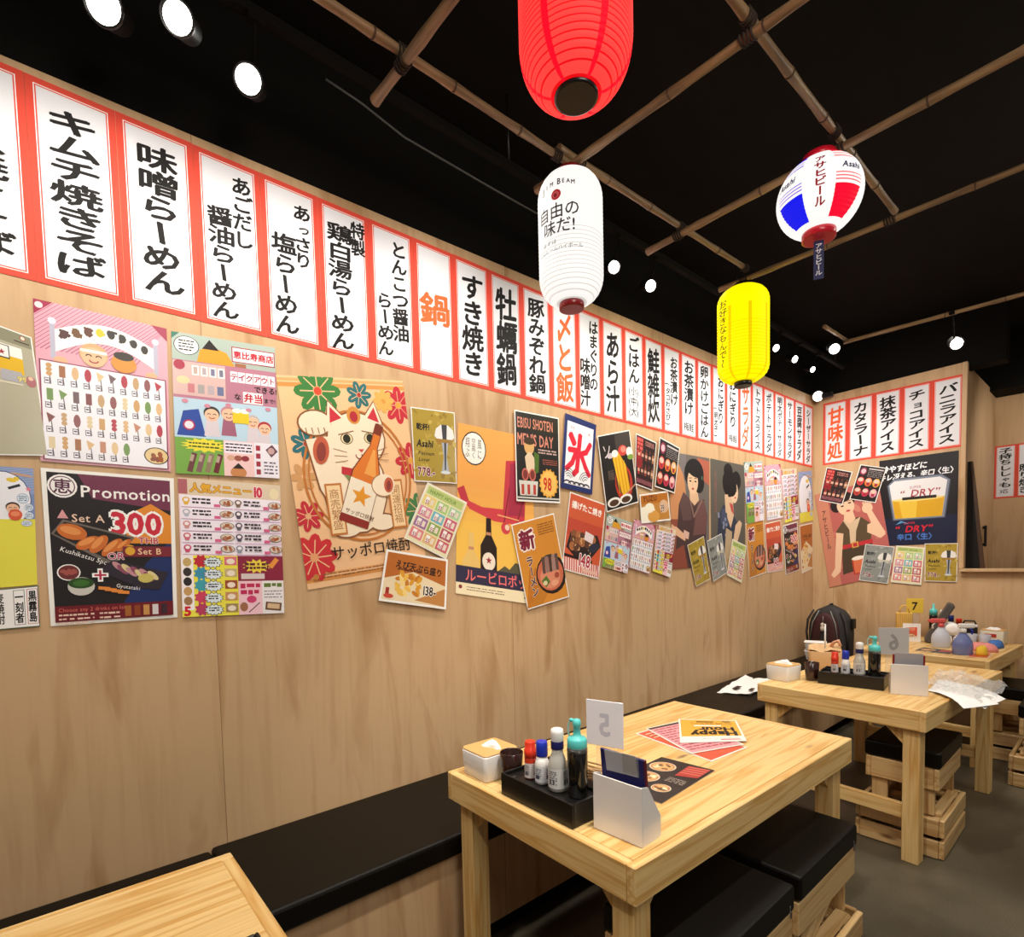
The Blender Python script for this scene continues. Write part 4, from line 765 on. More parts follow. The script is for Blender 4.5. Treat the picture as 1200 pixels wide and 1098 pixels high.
# left wall sheets: y,z of the four corners, drawing, label, lift off the wall
LW = [
 ([-.09, 2.196, .015, 2.17, .036, 1.831, -.09, 1.82], a_beer, 'olive drinks poster with a beer glass at the left photo edge', 2),
 ([-.13, 1.79, -.001, 1.791, -.01, 1.45, -.13, 1.442], a_comic, 'comic poster with speech bubbles on blue and yellow at the left photo edge', 1),
 ([-.13, 1.437, -.008, 1.447, -.01, 1.326, -.13, 1.324], a_list, 'white drinks list with green frame and 黒霧島 at the left photo edge', 2),
 ([.024, 2.285, .357, 2.283, .347, 1.813, .016, 1.815], a_skew, 'large pink poster of drawn skewers in four rows, upper left', 1),
 ([.015, 1.795, .354, 1.791, .342, 1.323, .014, 1.324], a_promo, 'black promotion poster with a big red 300 and fried skewers', 1),
 ([.37, 2.279, .704, 2.302, .698, 1.818, .361, 1.808], a_fest, 'large take-out comic poster with テイクアウト, right of the pink skewer poster', 1),
 ([.366, 1.795, .7, 1.792, .693, 1.31, .357, 1.322], a_ten, 'large top ten menu poster right of the black promotion poster', 1),
 ([.703, 2.203, 1.241, 2.286, 1.336, 1.459, .788, 1.392], a_cat, 'big peach poster of a white beckoning cat holding a bottle', 1),
 ([1.274, 2.179, 1.511, 2.191, 1.513, 1.859, 1.282, 1.853], a_gold, 'gold beer tower poster with 778 beside the beckoning cat poster', 3),
 ([1.532, 2.148, 2.006, 2.139, 2.024, 1.246, 1.49, 1.34], a_plane, 'orange vintage poster of a red airplane over two bottles', 1),
 ([1.348, 1.853, 1.567, 1.773, 1.435, 1.503, 1.219, 1.6], a_grid, 'tilted pastel price grid sheet overlapping the orange airplane poster', 5),
 ([1.128, 1.551, 1.443, 1.502, 1.424, 1.268, 1.082, 1.332], a_temp, 'orange tempura poster priced 138 below the beckoning cat poster', 7),
 ([1.883, 2.264, 2.21, 2.271, 2.209, 1.802, 1.885, 1.797], a_men, "black MEN'S DAY poster with an orange 98 badge", 5),
 ([2.264, 2.308, 2.531, 2.28, 2.484, 1.867, 2.218, 1.892], a_ice, 'blue bordered white poster with a large red 氷', 4),
 ([1.844, 1.674, 2.157, 1.746, 2.27, 1.276, 1.947, 1.226], a_ramen, 'large tilted orange ramen poster with 新 below the 98 badge poster', 5),
 ([2.299, 1.874, 2.615, 1.816, 2.536, 1.366, 2.218, 1.436], a_kara, 'large tilted red fried snack poster with 148 under the blue bordered poster', 2),
 ([2.532, 2.215, 2.845, 2.294, 2.932, 1.846, 2.611, 1.768], a_soup, 'tilted black noodle poster right of the blue bordered poster', 6),
 ([2.918, 2.284, 3.144, 2.252, 3.089, 1.931, 2.902, 1.96], a_bott, 'dark red drinks menu with rows of bottles on the left wall', 4),
 ([3.169, 2.291, 3.41, 2.246, 3.342, 1.928, 3.106, 1.958], a_mugs, 'black menu of coloured mugs left of the first kimono woman poster', 8),
 ([2.943, 1.895, 3.265, 1.942, 3.298, 1.744, 2.962, 1.71], a_yuzu, 'small landscape orange beer poster reading YUZU', 6),
 ([2.619, 1.761, 2.873, 1.713, 2.808, 1.392, 2.564, 1.441], a_fest, 'small tilted take-out comic sheet right of the 148 poster', 4),
 ([2.892, 1.739, 3.129, 1.702, 3.053, 1.376, 2.826, 1.428], a_skew, 'small tilted sheet of drawn skewers below the YUZU poster', 3),
 ([3.143, 1.71, 3.368, 1.68, 3.285, 1.349, 3.079, 1.398], a_ten, 'small tilted top ten sheet overlapping the first kimono woman poster', 5),
 ([3.294, 2.212, 3.83, 2.221, 3.818, 1.411, 3.329, 1.405], a_woman1, 'tall vintage poster of a woman in brown kimono', 2),
 ([3.848, 2.223, 4.387, 2.223, 4.402, 1.453, 3.856, 1.471], a_woman2, 'tall grey vintage poster of a woman in dark blue kimono', 1),
 ([3.51, 1.572, 3.734, 1.64, 3.827, 1.319, 3.624, 1.268], a_gold, 'small tilted gold beer tower sheet below the brown kimono poster', 5),
 ([3.775, 1.603, 3.993, 1.664, 4.083, 1.359, 3.867, 1.296], lambda a: a_gold(a, 1), 'small tilted grey beer sheet below the grey kimono poster', 6),
 ([4.173, 1.623, 4.408, 1.568, 4.324, 1.266, 4.083, 1.337], a_grid, 'small tilted pastel price grid on the corner of the grey kimono poster', 4),
 ([4.372, 2.247, 4.699, 2.292, 4.731, 1.789, 4.425, 1.75], a_fest, 'take-out comic poster, first in the upper row of four near the corner', 2),
 ([4.733, 2.254, 5.062, 2.3, 5.13, 1.819, 4.792, 1.78], a_skew, 'drawn skewer poster, second in the upper row of four near the corner', 1),
 ([5.08, 2.252, 5.414, 2.299, 5.458, 1.824, 5.156, 1.776], a_ten, 'top ten poster, third in the upper row of four near the corner', 1),
 ([5.453, 2.262, 5.772, 2.305, 5.822, 1.824, 5.504, 1.785], a_comic, 'comic poster, last in the upper row of four beside the corner', 1),
 ([4.408, 1.749, 4.731, 1.795, 4.786, 1.337, 4.474, 1.295], a_ramen, 'orange ramen poster, first in the lower row of four near the corner', 1),
 ([4.759, 1.759, 5.073, 1.801, 5.134, 1.349, 4.817, 1.331], a_kara, 'red fried snack poster, second in the lower row of four near the corner', 1),
 ([5.118, 1.751, 5.439, 1.8, 5.494, 1.339, 5.188, 1.302], a_promo, 'dark promotion poster, third in the lower row of four near the corner', 1),
 ([5.489, 1.761, 5.808, 1.799, 5.822, 1.348, 5.553, 1.303], a_temp, 'orange food poster, last in the lower row of four beside the corner', 1)]
for q, f, lab, lf in LW:
    sheet('poster', [(0, q[2 * i], q[2 * i + 1]) for i in range(4)], f, lab, 'poster', GLOSS if f not in (a_cat, a_plane, a_woman1, a_woman2) else PAPER, lf * .0022, 'posters on the left wall', '#f4f1ec')
BW = [
 ([.012, 2.071, .548, 2.154, .683, 1.295, .153, 1.157], a_woman3, 'rose vintage poster of a woman with beer mug on the back wall', 3),
 ([.556, 2.32, 1.124, 2.322, 1.124, 1.552, .581, 1.545], a_dry, 'large black beer poster with frosted glass on the back wall', 1),
 ([.12, 2.327, .344, 2.251, .26, 1.951, .056, 2.012], a_bott, 'tilted dark red bottle menu on the back wall', 5),
 ([.409, 2.311, .617, 2.247, .534, 1.943, .32, 1.998], a_mugs, 'tilted black mug menu on the back wall', 6),
 ([.457, 1.57, .686, 1.535, .637, 1.202, .407, 1.232], lambda a: a_gold(a, 1), 'grey beer sheet on the back wall beside the rose woman poster', 6),
 ([.699, 1.547, .905, 1.52, .885, 1.194, .66, 1.218], a_grid, 'pastel price grid sheet between two beer sheets on the back wall', 5),
 ([.905, 1.556, 1.132, 1.551, 1.129, 1.225, .91, 1.229], a_gold, 'gold beer tower sheet on the back wall under the black beer poster', 5)]
for q, f, lab, lf in BW:
    sheet('poster', [(q[2 * i], YB, q[2 * i + 1]) for i in range(4)], f, lab, 'poster', GLOSS if f is not a_woman3 else PAPER, lf * .0022, 'posters on the back wall', '#f4f1ec')

# ------------------------------------------------------------------ bench along the wall
def wave_box(mb, x0, x1, y0, y1, z0, z1, m, r_=.025):
    mb.soft(((x0 + x1) / 2, (y0 + y1) / 2, (z0 + z1) / 2), (x1 - x0, y1 - y0, z1 - z0), m, r_, 4)
for k, (y0, y1, x1, lab) in enumerate([(-2.2, .398, .565, 'black padded wall bench section at the left, behind the cut off table'), (.402, YB - .01, .545, 'long black padded wall bench section under the posters, behind the whole tables')]):
    t = thing('wall_bench', lab, 'bench', (0, 0, 0), 0, 'padded bench along the left wall')
    mb = MB(); wave_box(mb, .012 if k else .022, x1, y0, y1, .425, .5 + .004 * k, BLACK, .018); mb.build('seat_cushion', t)
    mb = MB(); mb.box((.505, (y0 + y1) / 2, .25), (.018, y1 - y0, .35), PLY, .001); mb.build('front_panel', t)
    mb = MB(); mb.box((.475, (y0 + y1) / 2, .0375), (.02, y1 - y0, .075), BLKPAINT, .001); mb.build('kick_board', t)

# ------------------------------------------------------------------ pine tables
def make_table(label, x, y, rz, Wd, Ln, group='pine tables along the wall', front=1):
    t = thing('pine_table', label, 'table', (x, y, 0), rz, group)
    H = .75; th = .028; ap = .098
    n = 7; mb = MB(); w = (Wd - .056) / n
    for i in range(n): mb.box((.028 + w * (i + .5), Ln / 2, H - .012), (w - .0006, Ln - .056, .024), PINE, .0008, axis=1)
    mb.build('table_top', t)
    for xx in (.014, Wd - .014): mb = MB(); mb.box((xx, Ln / 2, H - ap / 2), (.028, Ln, ap), PINE, .003); mb.build('apron_board', t)
    for yy in (.014, Ln - .014): mb = MB(); mb.box((Wd / 2, yy, H - ap / 2), (Wd - .0565, .028, ap), PINE, .003); mb.build('apron_board', t)
    L = .07
    for sx in (0, 1):
        for sy in (0, 1):
            cx = .03 + L / 2 + sx * (Wd - .06 - L); cy = .03 + L / 2 + sy * (Ln - .06 - L)
            mb = MB(); mb.box((cx, cy, (H - .025) / 2), (L, L, H - .025), PINE, .003); mb.build('leg', t)
            dx = -1 if sx else 1; dy = -1 if sy else 1
            mb = MB()
            z1 = H - ap + .02
            mb.prism([(0, 0), (.11, 0), (.0, -.11)], PINE, .03, Matrix(((dx, 0, 0, cx + dx * L / 2), (0, 0, 1, cy - .015), (0, 1, 0, z1), (0, 0, 0, 1))))
            mb.prism([(0, 0), (.11, 0), (.0, -.11)], PINE, .03, Matrix(((0, 0, 1, cx - .015), (dy, 0, 0, cy + dy * L / 2), (0, 1, 0, z1), (0, 0, 0, 1))))
            for vi, g_ in enumerate(mb.g): mb.g[vi] = [(mb.v[i][2], mb.v[i][0], mb.v[i][1]) for i in mb.f[vi]]
            mb.build('corner_brace', t)
    for sy in ((0, 1) if front else (1,)):
        cy = .03 + L / 2 + sy * (Ln - .06 - L); mb = MB(); mb.box((Wd / 2, cy, .235), (Wd - .06 - 2 * L, .03, .07), PINE, .002); mb.build('stretcher', t)
    return t
T1A, T2A = -.0235, -.069
make_table('light pine table cut off at the bottom left corner of the photo', .607, -1.05, .0, .82, 1.385)
make_table('light pine table with condiment tray and white stand 5, nearest whole table', .5499, 1.0512, T1A, .8177, 1.3816, front=0)
make_table('light pine table with grey stand 6, second along the wall', .7062, 3.0934, T2A, .8056, 1.36)
make_table('light pine table with yellow stand 7 in front of the back wall', .70, 4.775, -.06, .80, 1.0)

# ------------------------------------------------------------------ pallet wood stools
def make_stool(label, x, y, Wd=.32, Ln=.49, brace=True, rz=0):
    t = thing('pallet_stool', label, 'stool', (x, y, 0), rz, 'pallet wood stools with black cushions')
    mb = MB(); mb.soft((Wd / 2, Ln / 2, .482), (Wd + .012, Ln + .004, .078), BLACK, .014, 4); c = mb.build('seat_cushion', t)
    mb = MB(); mb.lathe([(.004, 0), (.004, .02), (0, .022)], METAL, 8, (Wd + .004, Ln * .93, .45)); mb.box((Wd + .008, Ln * .93, .445), (.004, .008, .02), METAL, .001); mb.build('zip_pull', c)
    def bd(c, d, nm='rail'):
        mb = MB(); mb.box(c, d, CRATE, .003); return mb.build(nm, t)
    for xx in (.012, Wd - .012): bd((xx, Ln / 2, .385), (.022, Ln, .105))
    for yy in (.012, Ln - .012): bd((Wd / 2, yy, .385), (Wd - .047, .022, .105))
    for sx in (0, 1):
        for sy in (0, 1): bd((.058 + sx * (Wd - .116), .034 + sy * (Ln - .068), .317), (.07, .022, .235), 'post')
    for xx in (.024, Wd - .024): bd((xx, Ln / 2, .2), (.045, Ln - .1, .018), 'slat')
    if brace:
        mb = MB(); mb.bar((Wd - .035, Ln - .1, .34), (Wd - .035, .1, .215), .02, .05, CRATE); mb.build('brace', t)
    mb = MB(); mb.box((Wd * .62, Ln / 2, .27), (.02, Ln - .14, .12), CRATE, .002); mb.build('inner_board', t)
    e = .045
    for z, h in ((.15, .085), (.045, .085)):
        for xx in (-e + .012, Wd + e * .5 - .012): bd((xx, Ln / 2 + .01, z), (.022, Ln + .02, h))
        for yy in (.004, Ln + .018): bd((Wd / 2 - e * .25, yy, z), (Wd + e * 1.5 - .047, .02, h))
    for yy in (.06, Ln / 2, Ln - .06): bd((Wd / 2 - e * .25, yy, .182), (Wd + e * 1.5 - .05, .07, .016), 'slat')
    return t
make_stool('pallet wood stool with black cushion nearest the camera, beside the table with stand 5', 1.17, 1.15, .32, .475)
make_stool('pallet wood stool with black cushion and diagonal brace, second beside the table with stand 5', 1.17, 1.672)
make_stool('pallet wood stool with black cushion under the table with stand 6', 1.222, 3.205, .31, .47, False)
make_stool('pallet wood stool with black cushion under the table with stand 7', 1.43, 5.07, .32, .44, False)
make_stool('pallet wood stool with black cushion cut by the right photo edge', 1.665, 4.56, .32, .46, False)

# ------------------------------------------------------------------ bamboo grid and lanterns
def pole(p, q, r_, lab, ties=()):
    t = thing('bamboo_pole', lab, 'bamboo pole', (0, 0, 0), 0, 'bamboo ceiling grid')
    P = Vector(p); Q = Vector(q); r_ *= .82; L = (Q - P).length; n = max(2, int(L / .27)); pts = []; rad = []
    for i in range(n * 4 + 1):
        f = i / (n * 4); pts.append(P.lerp(Q, f)); rad.append(r_ * (1.0 if i % 4 else 1.16) * (1 - .18 * f))
    mb = MB(); mb.tube(pts, r_, BAMBOO, 12, None, rad, True); mb.build('cane', t)
    d_ = (Q - P).normalized()
    for i in range(1, n):
        c = P.lerp(Q, i / n); mb = MB(); mb.tube([c - d_ * .003, c + d_ * .003], r_ * 1.12, mat('dark_bamboo_node', '#4a3420', .6), 12); mb.build('node', t)
    for s in ties:
        mb = MB(); c = P + d_ * s; o1 = d_.orthogonal().normalized(); o2 = d_.cross(o1)
        mb.tube([c + d_ * (-.022 + .044 * j / 48) + (o1 * math.cos(2 * PI * j / 12) + o2 * math.sin(2 * PI * j / 12)) * r_ * 1.14 for j in range(49)], .0035, mat('dark_twine', '#2a1c12', .9), 6); mb.build('twine', t)
ZX, ZY = 2.972, 3.008
pole((.655, -.6, ZY), (.66, 1.64, ZY), .0185, 'bamboo pole running away along the wall, left, up to the white lantern', (1.5, 2.15))
pole((.66, 1.56, ZY + .03), (.70, 2.96, ZY + .03), .0175, 'bamboo pole running away along the wall from the white to the yellow lantern', (.12, .8, 1.4))
pole((1.352, -.6, ZY), (1.378, 2.97, ZY), .019, 'bamboo pole running away along the middle, above the striped lantern', (1.5, 2.2, 2.85))
pole((.49, .89, ZX), (3.2, .95, ZX), .019, 'bamboo cross pole nearest the camera, at the top of the photo', (.17,))
pole((.51, 1.585, ZX), (3.2, 1.68, ZX), .0175, 'bamboo cross pole above the white lantern', (.14, .85))
pole((.53, 2.31, ZX), (3.3, 2.28, ZX), .0185, 'bamboo cross pole touching the top of the striped lantern', (.17, .84))
pole((.56, 2.945, ZX), (3.3, 3.0, ZX), .0165, 'bamboo cross pole above the yellow lantern', (.14, .8))
pole((.70, 4.45, ZX + .03), (3.0, 4.58, ZX + .03), .0155, 'farthest thin bamboo cross pole in front of the back wall')
pole((.69, 4.12, ZX + .06), (.70, 4.5, ZX + .06), .0155, 'short bamboo stub at the end of the farthest cross pole')

def lantern(label, loc, R, H, colf, neck=.4, ribs=30, cap='#14100e', bulge=.5, name='paper_lantern', capr=None, seg=48, top=None, lip=.02):
    """body from z=0 (bottom) to H"""
    t = thing(name, label, 'lantern', loc, 0, 'hanging paper lanterns')
    def rad(f):
        if bulge is None: return R * max(neck, math.sqrt(max(0, 1 - ((f - .5) / .535) ** 2)))
        e = abs(2 * f - 1); k = max(0, (e - (1 - bulge)) / bulge); return R * (neck + (1 - neck) * math.sqrt(max(0, 1 - k ** 2.1)))
    t['rad'] = 0; del t['rad']
    sub = 6; n = ribs * sub; prof = []
    for i in range(n + 1):
        f = i / n; prof.append((rad(f) - .0022 * (math.cos(2 * PI * i / sub) * .5 + .5), f * H))
    mb = MB(); mb.lathe(prof, GLOW, seg, cols=lambda j, i: colf(j, i, j / n, sub)); body = mb.build('lantern_paper', t)
    cm = mat('cap_' + cap[1:], cap, .3, coat=.2); r0_ = capr or rad(0) + .006
    mb = MB(); mb.lathe([(r0_ * .9, -lip - .002), (r0_, -lip), (r0_, .008), (r0_ * .8, .01)], cm, 32); 
    mb.build('bottom_ring', t)
    mb = MB(); mb.lathe([(r0_ * .8, H - .006), (r0_, H - .004), (r0_, H + .02), (r0_ * .9, H + .022)], cm, 32); mb.build('top_ring', t)
    if top: mb = MB(); mb.tube([(0, 0, H + .02), top], .003, BLKPL, 6); mb.build('cord', t)
    def fn(ang, w, A):
        def f(u, v, l):
            a = ang + (u - .5) * w / R; f_ = 1 - (v0 + v * A * w / H); z = f_ * H; r_ = rad(f_) + .0012 + .0001 * l
            return (r_ * math.cos(a), r_ * math.sin(a), z)
        v0 = 0
        return f
    return t, body, rad
def wrap(t, R, H, rad, ang, w, top, h, m=None):
    """art area wrapped on the lantern: centre angle, width, top height fraction, height"""
    def fn(u, v, l):
        z = H * top - v * h; r_ = rad(min(1, max(0, z / H))) + .0014 + .00012 * l; a = ang + (u - .5) * w / R
        return (r_ * math.cos(a), r_ * math.sin(a), z)
    return Art(fn, h / w, m or PAPER)
def facing(x, y): return math.atan2(0 - y, 2.134 - x)         # towards the place people come in
def seam(i, seg, k, off=0): return (i + off) % (seg // k) == 0
red0, red1, red2 = (1.3, .058, .05), (.8, .004, .008), (.9, .004, .02)
t, b, rad = lantern('red ribbed paper lantern with black base, cut by the top of the photo', (1.288, .955, 2.515), .125, .405, lambda j, i, f, s: red2 if seam(i, 48, 6, 3) else red1 if j % s in (0,) else red0, .34, 38, '#0c0a0a', .55, lip=.005, top=(0, -.03, .445))
w0, w1 = (.9, .885, .85), (.62, .6, .57)
WX, WY = .70, 1.575
t, b, rad = lantern('tall white paper lantern with black lettering and dark red base', (WX, WY, 2.455), .121, .465, lambda j, i, f, s: w1 if j % s == 0 and f < .5 else w0, .34, 32, '#8c1418', .42, top=(-.01, .015, .503))
a = wrap(t, .121, .465, rad, facing(WX, WY) - .42, .21, .88, .31)
INKL = '#3a3636'
for i, ch in enumerate('JIM BEAM'):
    if ch != ' ': a.glyph(ch, .28 + .075 * i, .2 - .05 * math.sin(PI * i / 7), .12 if ch in 'JB' else .09, .14 if ch in 'JB' else .1, '#4a3c30', .03)
a.ell(.5, .36, .09, .085, '#d8283c'); a.ell(.5, .36, .06, .055, '#e86a74'); a.ell(.49, .37, .03, .035, '#a01828')
a.text('自由の', .1, .62, .27, INKL, .012, .27); a.text('味だ!', .22, .88, .27, INKL, .012, .27); a.text('まずは', .2, 1.12, .1, INKL, .0, .1); a.text('ジムビームハイボール', .1, 1.24, .09, INKL, .0, .085)
a.mb.build('lettering', t)
y0_, y1_, y2_ = (1.1, .93, .0), (.78, .62, .0), (.8, .6, 0)
YX, YY = .737, 2.86
t, b, rad = lantern('yellow paper lantern with thin vertical lettering and black base', (YX, YY, 2.402), .128, .485, lambda j, i, f, s: y2_ if seam(i, 48, 8, 1) and f < .75 else y1_ if j % s == 0 and f < .6 else y0_, .3, 30, '#14100e', .34, top=(-.005, .088, .556))
a = wrap(t, .128, .485, rad, facing(YX, YY) - .85, .075, .86, .36); a.vtext('お好きなもんで〜', .5, .15, 4.7, .8, '#5c5208', .012); a.mb.build('lettering', t)
# striped round lantern
SX, SY_ = 1.323, 2.25; fa = facing(SX, SY_) + .12; R_, H_ = .143, .255; SEG = 66
pw, pr, pb = (.92, .9, .88), (.85, .004, .03), (.01, .012, .8)
def scol(j, i, f, s):
    a = (2 * PI * (i + .5) / SEG - fa + .1 + PI) % (2 * PI) - PI                   # 0 = facing panel
    k = math.floor((a + PI / 8) / (PI / 4)); loc_ = (a + PI / 8) - k * PI / 4
    if abs(k) != 1: return pw
    c = pr if k > 0 else pb; edge = (loc_ > PI / 4 - .05) if k > 0 else (loc_ < .05)
    if f > .85: return c
    if edge: return pw
    if .05 < f < .36: return c
    for q in (.40, .445, .485, .74, .775, .81):
        if abs(f - q) < .011: return (c[0] * .7 + .2, c[1] + .1, c[2] * .7 + .1)
    return pw
t, b, rad = lantern('round striped lantern in white, blue and red with red base', (SX, SY_, 2.675), R_, H_, scol, .3, 24, '#d81830', None, 'round_lantern', None, SEG, (.01, .035, .283))
a = wrap(t, R_, H_, rad, fa - .1, .10, .80, .17); a.vtext('アサヒビール', .5, .02, 1.66, .42, '#c01c30', .035); a.mb.build('lettering', t)
for s in (-1, 1): a = wrap(t, R_, H_, rad, fa - .1 + s * PI / 4, .10, .70, .05); a.text('Asahi', .1, .26, .3, '#24266c', .035, .3, 0, None, 0, True, .25); a.mb.build('lettering', t)
mb = MB(); mb.box((0, 0, -.095), (.002, .034, .14), mat('navy_ribbon', '#181c58', .6), .0005, Matrix.Rotation(fa, 4, 'Z')); tg = mb.build('ribbon', t)
ca, sa = math.cos(fa), math.sin(fa)
a = Art(lambda u, v, l: (ca * (.0016 + .0001 * l) - sa * (u - .5) * .034, sa * (.0016 + .0001 * l) + ca * (u - .5) * .034, -.026 - v * .138), .138 / .034, PAPER); a.vtext('アサヒビール', .5, .25, 3.7, .7, '#f0f0f4', .03); a.mb.build('lettering', tg)

# ------------------------------------------------------------------ spotlights
LAMP = mat('lit_lamp_face', (1, .97, .9), .5, emit=14)
def head(loc, aim, lab, r_=.034, white=False, hang=(.03, 0, .17)):
    t = thing('track_spotlight', lab, 'spotlight', loc, 0, 'track spotlights')
    M = (Vector(aim)).to_track_quat('Z', 'Y').to_matrix().to_4x4(); bm_ = mat('white_lamp_body', '#d8d4cc', .4) if white else BLKPL
    mb = MB(); mb.lathe([(r_ * .35, -.11), (r_ * .8, -.1), (r_ * .9, -.03), (r_, -.012), (r_, 0), (r_ * .9, 0), (r_ * .86, -.008), (r_ * .5, -.009)], bm_, 24, M=M); mb.build('lamp_body', t)
    mb = MB(); mb.lathe([(0, -.004), (r_ * .82, -.006), (r_ * .84, -.0075)], LAMP, 24, M=M); mb.build('lamp_face', t)
    p = M @ Vector((0, 0, -.06)); mb = MB(); h = Vector(hang); mb.tube([p, (p.x * .6 + h.x * .4, p.y * .6 + h.y * .4, p.z + .04), h], .005, BLKPAINT, 8); mb.box(h, (.03, .05, .02), BLKPAINT, .003); mb.build('stem', t)
    return t
t = thing('lighting_track', 'thin black lighting track above the left wall strips', 'lighting track'); mb = MB(); mb.box((.33, 2.4, 3.17), (.035, 6.4, .03), BLKPAINT, .003); mb.build('rail', t)
for y in (-.4, 1.6, 3.6, 5.4): mb = MB(); mb.tube([(.33, y, 3.18), (.33, y, ZC)], .005, BLKPL, 6); mb.build('hanger', t)
for (x, y, z), lab, r_ in [((.3, .201, 2.985), 'leftmost bright spotlight at the top left of the photo', .048), ((.42, .35, 2.955), 'warm spotlight right beside the leftmost one at the top edge', .042), ((.3, .56, 2.988), 'bright spotlight above the strip 味噌らーめん', .044), ((.3, 2.348, 3.007), 'spotlight just right of the white lantern', .035), ((.3, 2.674, 3.011), 'spotlight between white and yellow lanterns', .035),
   ((.3, 4.284, 3.044), 'white spotlight just right of the yellow lantern', .03), ((.3, 4.626, 3.037), 'second white spotlight right of the yellow lantern', .03), ((.3, 4.988, 3.033), 'small low spotlight farthest along the left track', .026)]:
    head((x, y, z), (.75, -.45, -.45), lab, r_, hang=(.33 - x, .02, 3.152 - z))
head((.66, 4.40, 2.955), (.5, -.7, -.5), 'warm spotlight hanging from the farthest bamboo cross pole', .04, hang=(.01, .06, .036))
head((1.32, 4.58, 2.83), (.35, -.8, -.45), 'bright spotlight above the strip バニラアイス', .04, hang=(-.01, -.09, .17))
o = head((.085, 5.70, 2.99), (.55, -.75, -.25), 'white clamp spotlight in the corner of the two plywood walls', .05, True, (-.03, .05, .03))
mb = MB(); mb.box((.07, .03, .0), (.1, .05, .05), BLKPL, .008); mb.build('clamp', o)
mb = MB(); mb.tube([(-.014, .95, 3.40), (-.014, 1.1, 3.386), (-.014, 1.3, 3.345), (-.014, 1.75, 3.335), (-.014, 2.2, 3.33)], .005, mat('grey_cable', '#5a5a58', .5), 6)
mb.build('wall_cable'); tag(bpy.data.objects['wall_cable'], 'thin grey cable across the black wall above the strips', 'cable')

# ------------------------------------------------------------------ things on the tables
TISSUE = mat('soft_white_tissue', '#f2efec', .9); WOODLID = mat('bamboo_lid', '#cfa264', .5); CUPM = mat('dark_brown_lacquer', '#2a120e', .25, coat=.5)
TEAL = mat('teal_plastic', '#58c4c0', .4); SAUCE = mat('dark_soy_sauce', '#15120f', .15, coat=.5); REDP = mat('red_cap_plastic', '#d8341c', .35); BLUEP = mat('blue_cap_plastic', '#1d36b4', .35)
NAVY = mat('navy_cover', '#1c1c5c', .45); GREYC = mat('grey_card', '#a8a6ac', .6); CLEAR = mat('clear_plastic', '#f4f4f4', .12, trans=.85, alpha=.55); MAROON = mat('maroon_cover', '#5c1420', .45); ACR = mat('white_acrylic', '#e6e2e0', .22, coat=.4)
GLASSY = mat('spice_glass', '#b8b4ac', .15, coat=.6); WOODST = mat('chopstick_wood', '#b08a5c', .6)
def tissue_tuft(mb, x, y, z, r_, seed):
    q = random.Random(seed); n = 14; rings = [(1.0, 0), (.8, .5), (.45, 1.0), (.12, .8)]; k = len(mb.v)
    for j, (f, h) in enumerate(rings):
        for i in range(n):
            a = 2 * PI * i / n; w = 1 + .28 * math.sin(3 * a + seed) + .2 * (q.random() - .5); mb.v.append((x + r_ * f * w * math.cos(a) * 1.25, y + r_ * f * w * math.sin(a) * .8, z + r_ * .5 * min(h, .8) * (1 + .4 * math.sin(2 * a + seed + j) + .3 * (q.random() - .5))))
    for j in range(3):
        for i in range(n): mb.face([k + j * n + i, k + j * n + (i + 1) % n, k + (j + 1) * n + (i + 1) % n, k + (j + 1) * n + i], TISSUE, None, False)
    mb.face([k + 3 * n + i for i in range(n)], TISSUE)
def rbox(mb, sx, sy, h, m, r_=.015, taper=.94, z=0, n=5, top=True):
    """rounded upright box with slightly sloping sides"""
    rings = [(taper * .97, z), (taper, z + .004), (1.0, z + h - .003), (.985, z + h)]; k = len(mb.v); pts = []
    for cx, cy, a0 in ((1, 1, 0), (-1, 1, PI / 2), (-1, -1, PI), (1, -1, 1.5 * PI)):
        for i in range(n + 1): a = a0 + PI / 2 * i / n; pts.append((cx * (sx / 2 - r_) + r_ * math.cos(a), cy * (sy / 2 - r_) + r_ * math.sin(a)))
    N_ = len(pts)
    for f, zz in rings:
        for x, y in pts: mb.v.append((x * f, y * f, zz))
    for j in range(3):
        for i in range(N_): mb.face([k + j * N_ + i, k + j * N_ + (i + 1) % N_, k + (j + 1) * N_ + (i + 1) % N_, k + (j + 1) * N_ + i], m, None, True)
    mb.face([k + i for i in reversed(range(N_))], m)
    if top: mb.face([k + 3 * N_ + i for i in range(N_)], m)
def make_tissue(label, loc, rz, tall):
    t = thing('tissue_box', label, 'tissue box', loc, rz, 'white tissue boxes on the tables')
    mb = MB(); rbox(mb, .142, .15, .086, WHITEPL); mb.build('box_body', t)
    mb = MB(); rbox(mb, .138, .146, .007, WOODLID, .015, 1, .0865); mb.build('lid', t)
    mb = MB(); tissue_tuft(mb, .0, .01, .0935, .038 if tall else .032, 3 if tall else 8); mb.build('tissue', t)
    return t
def make_cup(label, loc):
    t = tag(MB().lathe([(.030, 0), (.033, .003), (.039, .104), (.0375, .105), (.036, .102), (.031, .012), (0, .01)], CUPM, 32).build('cup', None, loc), label, 'cup', 'dark brown cups'); return t
